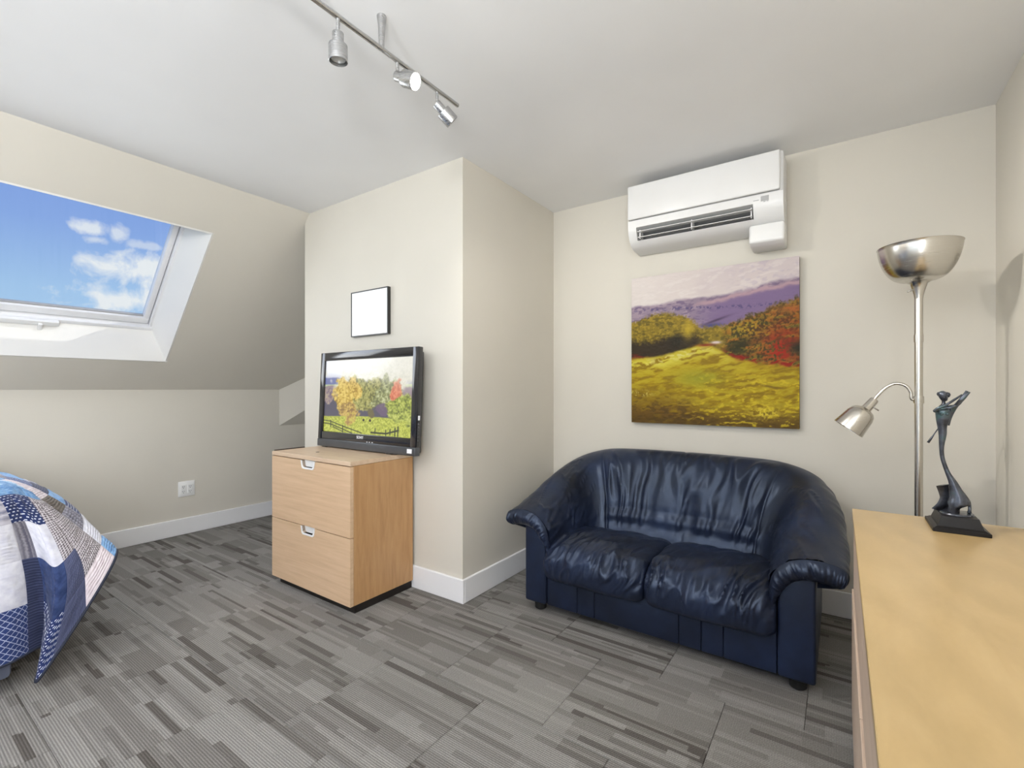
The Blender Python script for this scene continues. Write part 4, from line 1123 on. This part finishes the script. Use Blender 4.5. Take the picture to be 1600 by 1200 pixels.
# ------------------------------------------------------------------ bare bulb added on the ceiling behind the camera as unseen fill
GX, GY = -1.9, -1.0
gl_ = thing('added_bulb', 'added bare fill bulb on the ceiling near the bed, unseen behind the camera', 'light', (GX, GY, H))
G().add(lathe([(0.0, -0.05), (0.03, -0.05), (0.05, -0.015), (0.05, 0)], 32, (GX, GY, H))).build('mount', 'white_plastic', gl_, True, 40)
G().add(lathe([(0.0, -0.105), (0.018, -0.10), (0.026, -0.08), (0.016, -0.06), (0.013, -0.05)], 20, (GX, GY, H))).build('bulb', 'lit_bulb', gl_, True, 60)
add_light('bulb_fill', 'POINT', (GX, GY, H - 0.19), 28, (1.0, 0.985, 0.96), shadow_soft_size=0.07)

# ------------------------------------------------------------------ wall outlet
ot = thing('wall_outlet', 'white double wall outlet low on the left wall', 'outlet', (XW, 1.628, 0.30))
G().add(box(XW, XW + 0.006, 1.569, 1.687, 0.303, 0.425, 0.0025, 2)).build('cover_plate', 'white_plastic', ot, True, 40)
for yc in (1.604, 1.652):
    rc = G().add(box(XW + 0.004, XW + 0.009, yc - 0.017, yc + 0.017, 0.328, 0.400, 0.001, 1)).build('receptacle', 'white_plastic', ot)
    g = G()
    for zc in (0.345, 0.383):
        for s in (-1, 1):
            g.add(box(XW + 0.0088, XW + 0.0095, yc + s * 0.006 - 0.0013, yc + s * 0.006 + 0.0013, zc - 0.005, zc + 0.005))
        g.add(box(XW + 0.0088, XW + 0.0095, yc - 0.0025, yc + 0.0025, zc - 0.014, zc - 0.009))
    g.build('slots', 'dark_slot', rc)

# ------------------------------------------------------------------ dark board standing in the alcove
bc = thing('wooden_board', 'dark brown wooden board standing on edge in alcove behind file cabinet', 'board', (-3.905, 2.53, 0))
G().add(box(-3.918, -3.895, 2.125, 2.94, 0.0, 0.64, 0.002, 1)).build('panel', 'dark_brown_wood', bc)
G().add(box(-3.925, -3.888, 2.12, 2.944, 0.64, 0.658, 0.003, 1)).build('cap_rail', 'dark_brown_wood', bc)

# ------------------------------------------------------------------ bed with patchwork quilt
bed = thing('bed', 'bed with blue-grey fabric base in the left corner under the quilt', 'bed', (-3.45, -0.5, 0))
G().add(box(-4.28, -2.68, -1.5, 0.40, 0.03, 0.36, 0.02, 2)).build('base', 'bed_base_cloth', bed, True, 40)
G().add(box(-4.28, -2.73, -1.5, 0.35, 0.362, 0.735, 0.05, 4)).build('mattress', 'mattress_cloth', bed, True, 40)
for xx in (-4.2, -2.76):
    for yy in (-1.4, 0.3):
        G().add(lathe([(0.025, 0), (0.025, 0.04)], 12, (xx, yy, 0))).build('leg', 'black_foot', bed)

def fabric(name, build):
    m, k, bs, out = new_mat(name)
    uv = k.n('ShaderNodeUVMap'); u, v, _ = k.sep(uv.outputs[0])
    col = build(k, u, v, uv.outputs[0])
    fz = k.noise(uv.outputs[0], 900, 2)
    k.l(k.mix(1.0, col, k.ramp(fz, [(0.2, 0.78), (0.8, 1.0)]), 'MULTIPLY'), bs.inputs['Base Color'])
    bs.inputs['Roughness'].default_value = 0.92
    bs.inputs['Specular IOR Level'].default_value = 0.15
    bs.inputs['Sheen Weight'].default_value = 0.15
def f_plain(c0, c1):
    return lambda k, u, v, p: k.ramp(k.noise(p, 30, 4, 0.6), [(0.35, c0), (0.65, c1)])
def f_dash(bgc, fg):
    def b(k, u, v, p):
        r = k.math('FLOOR', k.math('DIVIDE', v, 0.0125)); off = k.math('MULTIPLY', k.math('MODULO', r, 2.0), 0.009)
        a = k.math('LESS_THAN', k.math('MODULO', k.math('ADD', u, k.math('ADD', off, 1.0)), 0.018), 0.0085)
        c = k.math('LESS_THAN', k.math('MODULO', k.math('ADD', v, 1.0), 0.0125), 0.0042)
        return k.mix(k.math('MULTIPLY', a, c), bgc, fg)
    return b
def f_stripe(cols, per, axis='v'):
    def b(k, u, v, p):
        q = k.math('FRACT', k.math('DIVIDE', v if axis == 'v' else u, per))
        q = k.math('ADD', q, k.math('MULTIPLY', k.math('SUBTRACT', k.noise(p, 60, 3), 0.5), 0.25))
        n = len(cols)
        return k.ramp(q, [(i / n, c) for i, c in enumerate(cols)])
    return b
def f_weave(c0, c1, s):
    def b(k, u, v, p):
        a = k.math('SINE', k.math('MULTIPLY', k.math('ADD', u, v), s)); c = k.math('SINE', k.math('MULTIPLY', k.math('SUBTRACT', u, v), s))
        w = k.math('ADD', k.math('MULTIPLY', k.math('MULTIPLY', a, c), 0.5), k.noise(p, 120, 3))
        return k.ramp(w, [(0.3, c0), (0.62, c1)])
    return b
def f_diamond(c0, c1, s):
    def b(k, u, v, p):
        a = k.math('ABSOLUTE', k.math('SINE', k.math('MULTIPLY', k.math('ADD', u, v), s))); c = k.math('ABSOLUTE', k.math('SINE', k.math('MULTIPLY', k.math('SUBTRACT', u, v), s)))
        m = k.math('MINIMUM', a, c)
        return k.ramp(k.math('ADD', m, k.math('MULTIPLY', k.math('SUBTRACT', k.noise(p, 90, 3), .5), .4)), [(0.12, c1), (0.26, c0)])
    return b
lav = srgb(206, 206, 224); nav = srgb(42, 56, 104); dnav = srgb(34, 40, 66)
fabric('patch_light_blue', f_plain(srgb(148, 190, 224), srgb(196, 218, 238)))
fabric('patch_blue', f_plain(srgb(92, 138, 194), srgb(140, 180, 220)))
fabric('patch_white', f_plain(srgb(208, 208, 222), srgb(228, 228, 236)))
fabric('patch_pink_white', f_plain(srgb(206, 192, 198), srgb(228, 218, 222)))
fabric('patch_navy_dash', f_dash(nav, srgb(222, 226, 240)))
fabric('patch_grey_stripe', f_stripe([srgb(206, 204, 216), srgb(150, 150, 168), srgb(210, 208, 220), srgb(120, 122, 146), srgb(200, 198, 210)], 0.055))
fabric('patch_grey_plaid', f_stripe([srgb(150, 148, 158), srgb(110, 108, 122), srgb(164, 162, 172), srgb(104, 102, 118)], 0.036, 'u'))
fabric('patch_dark_stripe', f_stripe([dnav, srgb(60, 68, 100), srgb(30, 35, 58), srgb(74, 80, 112)], 0.011))
fabric('patch_denim', f_plain(srgb(40, 54, 92), srgb(62, 78, 122)))
fabric('patch_diamond', f_diamond(srgb(50, 66, 116), srgb(178, 186, 214), 130))
fabric('patch_brown_weave', f_weave(srgb(96, 88, 92), srgb(196, 190, 194), 330))
fabric('patch_dash_dark', f_stripe([dnav, srgb(110, 114, 140), srgb(40, 46, 74), srgb(84, 90, 120)], 0.009, 'u'))
fabric('patch_brown', f_plain(srgb(70, 62, 56), srgb(110, 100, 90)))

quilt = thing('quilt', 'blue, white and navy patchwork quilt draped over corner of the bed', 'quilt', (-3.3, -0.3, 0.76))
rows5 = lambda a: a
ctrl = [
    [(-3.7, -1.45, .775), (-2.95, -1.45, .775), (-2.69, -1.45, .735), (-2.625, -1.45, .46), (-2.615, -1.45, .12)],
    [(-3.7, -.20, .775), (-2.95, -.10, .775), (-2.69, -.05, .735), (-2.625, -.02, .46), (-2.615, 0.0, .12)],
    [(-3.7, .10, .778), (-2.98, .22, .778), (-2.70, .30, .735), (-2.625, .34, .45), (-2.605, .345, .118)],
    [(-3.7, .16, .778), (-2.99, .32, .775), (-2.76, .405, .735), (-2.665, .475, .44), (-2.655, .485, .125)],
    [(-3.7, .22, .778), (-3.02, .39, .768), (-2.80, .455, .715), (-2.585, .520, .40), (-2.555, .455, .045)],
    [(-3.7, .28, .775), (-3.06, .44, .755), (-2.84, .515, .685), (-2.70, .635, .530), (-2.615, .705, .430)],
    [(-3.75, .34, .77), (-3.30, .48, .745), (-3.17, .585, .685), (-3.11, .665, .565), (-3.05, .71, .36)],
    [(-4.2, .36, .765), (-4.2, .46, .74), (-4.2, .54, .64), (-4.2, .58, .45), (-4.2, .60, .28)],
]
ub = [0, .25, .5, .75, 1.0, 1.33, 1.66, 2.05, 2.50, 3.02, 3.7, 4.2, 4.55, 5.0, 5.5, 6.0, 6.5, 7.0]
vb = [0, .45, .9, 1.45, 1.95, 2.4, 2.85, 3.4, 4.0]
kinds = ['patch_white', 'patch_blue', 'patch_light_blue', 'patch_navy_dash', 'patch_grey_stripe', 'patch_grey_plaid', 'patch_denim', 'patch_diamond', 'patch_brown_weave', 'patch_dark_stripe']
manual = {   # (u cell, v cell) -> fabric, for the corner that shows
    (6, 0): 'patch_white', (6, 1): 'patch_light_blue', (6, 2): 'patch_white', (6, 3): 'patch_light_blue', (6, 4): 'patch_grey_stripe', (6, 5): 'patch_white', (6, 6): 'patch_white', (6, 7): 'patch_diamond',
    (7, 0): 'patch_light_blue', (7, 1): 'patch_light_blue', (7, 2): 'patch_white', (7, 3): 'patch_white', (7, 4): 'patch_grey_stripe', (7, 5): 'patch_white', (7, 6): 'patch_white', (7, 7): 'patch_diamond',
    (8, 0): 'patch_light_blue', (8, 1): 'patch_light_blue', (8, 2): 'patch_light_blue', (8, 3): 'patch_blue', (8, 4): 'patch_navy_dash', (8, 5): 'patch_grey_plaid', (8, 6): 'patch_dark_stripe', (8, 7): 'patch_dark_stripe',
    (9, 0): 'patch_white', (9, 1): 'patch_white', (9, 2): 'patch_light_blue', (9, 3): 'patch_blue', (9, 4): 'patch_navy_dash', (9, 5): 'patch_white', (9, 6): 'patch_denim', (9, 7): 'patch_navy_dash',
    (10, 0): 'patch_light_blue', (10, 1): 'patch_white', (10, 2): 'patch_blue', (10, 3): 'patch_blue', (10, 4): 'patch_navy_dash', (10, 5): 'patch_white', (10, 6): 'patch_denim', (10, 7): 'patch_navy_dash',
    (11, 0): 'patch_white', (11, 1): 'patch_light_blue', (11, 2): 'patch_blue', (11, 3): 'patch_blue', (11, 4): 'patch_brown_weave', (11, 5): 'patch_brown_weave', (11, 6): 'patch_dash_dark', (11, 7): 'patch_dash_dark',
    (12, 0): 'patch_blue', (12, 1): 'patch_white', (12, 2): 'patch_light_blue', (12, 3): 'patch_blue', (12, 4): 'patch_brown_weave', (12, 5): 'patch_brown_weave', (12, 6): 'patch_brown_weave', (12, 7): 'patch_pink_white',
    (13, 0): 'patch_white', (13, 1): 'patch_blue', (13, 2): 'patch_pink_white', (13, 3): 'patch_pink_white', (13, 4): 'patch_brown', (13, 5): 'patch_grey_plaid', (13, 6): 'patch_white', (13, 7): 'patch_blue',
}
_S = cr_surface(ctrl, [0.5, 0.52], [3.0, 3.02]); QS = 1.0 if np.cross(_S[1, 0] - _S[0, 0], _S[0, 1] - _S[0, 0])[0] > 0 else -1.0
for a in range(len(ub) - 1):
    for b in range(len(vb) - 1):
        nq = 30 if 6 <= a <= 13 else 8
        uu = np.linspace(ub[a], ub[a + 1], nq); vq = np.linspace(vb[b], vb[b + 1], nq)
        S = cr_surface(ctrl, uu, vq)
        N = normals(S)
        ll = np.linalg.norm(S[-1, nq // 2] - S[0, nq // 2]); hh = np.linalg.norm(S[nq // 2, -1] - S[nq // 2, 0])
        p = np.linspace(0, 1, nq)
        puff = (np.sqrt(np.clip(np.sin(math.pi * p), 0, 1))[:, None] * np.sqrt(np.clip(np.sin(math.pi * p), 0, 1))[None])
        LU = (p * ll)[:, None] + 0 * p[None]; LV = 0 * p[:, None] + (p * hh)[None]
        q1 = np.sin(LV * 2 * math.pi / 0.013 + 3.0 * vnoise(LU * 45, LV * 30, a * 31 + b))
        rp = vnoise(LU * 60, LV * 60, a * 13 + b * 7) - 0.5
        disp = 0.004 * puff + puff * (0.0026 * q1 + 0.005 * rp) + 0.0008
        outw = np.array([0.4, 0.3, 0.85]) if b < 3 else np.array([1.0, 0.3, 0.1])
        N = N * QS
        S = S + N * disp[..., None]
        f = grid_faces(nq, nq)
        nn = np.cross(S[nq // 2 + 1, nq // 2] - S[nq // 2, nq // 2], S[nq // 2, nq // 2 + 1] - S[nq // 2, nq // 2])
        if np.dot(nn, N[nq // 2, nq // 2]) < 0: f = [q[::-1] for q in f]
        kind = manual.get((a, b), kinds[(a * 7 + b * 3 + (a * b) % 5) % len(kinds)])
        o = obj('patch', S.reshape(-1, 3).tolist(), f, kind, quilt, True)
        uvl = o.data.uv_layers.new(name='UVMap')
        li = np.array([l.vertex_index for l in o.data.loops])
        uvs = np.stack([LU.ravel()[li], -LV.ravel()[li]], 1).astype(np.float32)
        uvl.data.foreach_set('uv', uvs.ravel())
# backing cloth and dark binding along the hem
uu = np.linspace(0, 7, 120); vq = np.linspace(0, 4, 40)
S = cr_surface(ctrl, uu, vq); N = normals(S)
N = N * QS
obj('backing', (S - N * 0.004).reshape(-1, 3).tolist(), grid_faces(120, 40), 'patch_denim', quilt, True)
hem = [tuple(p) for p in cr_surface(ctrl, np.linspace(0, 7, 160), [4.0])[:, 0]]
G().add(tube(hem, 0.0055, 8)).build('hem_binding', 'binding', quilt, True)
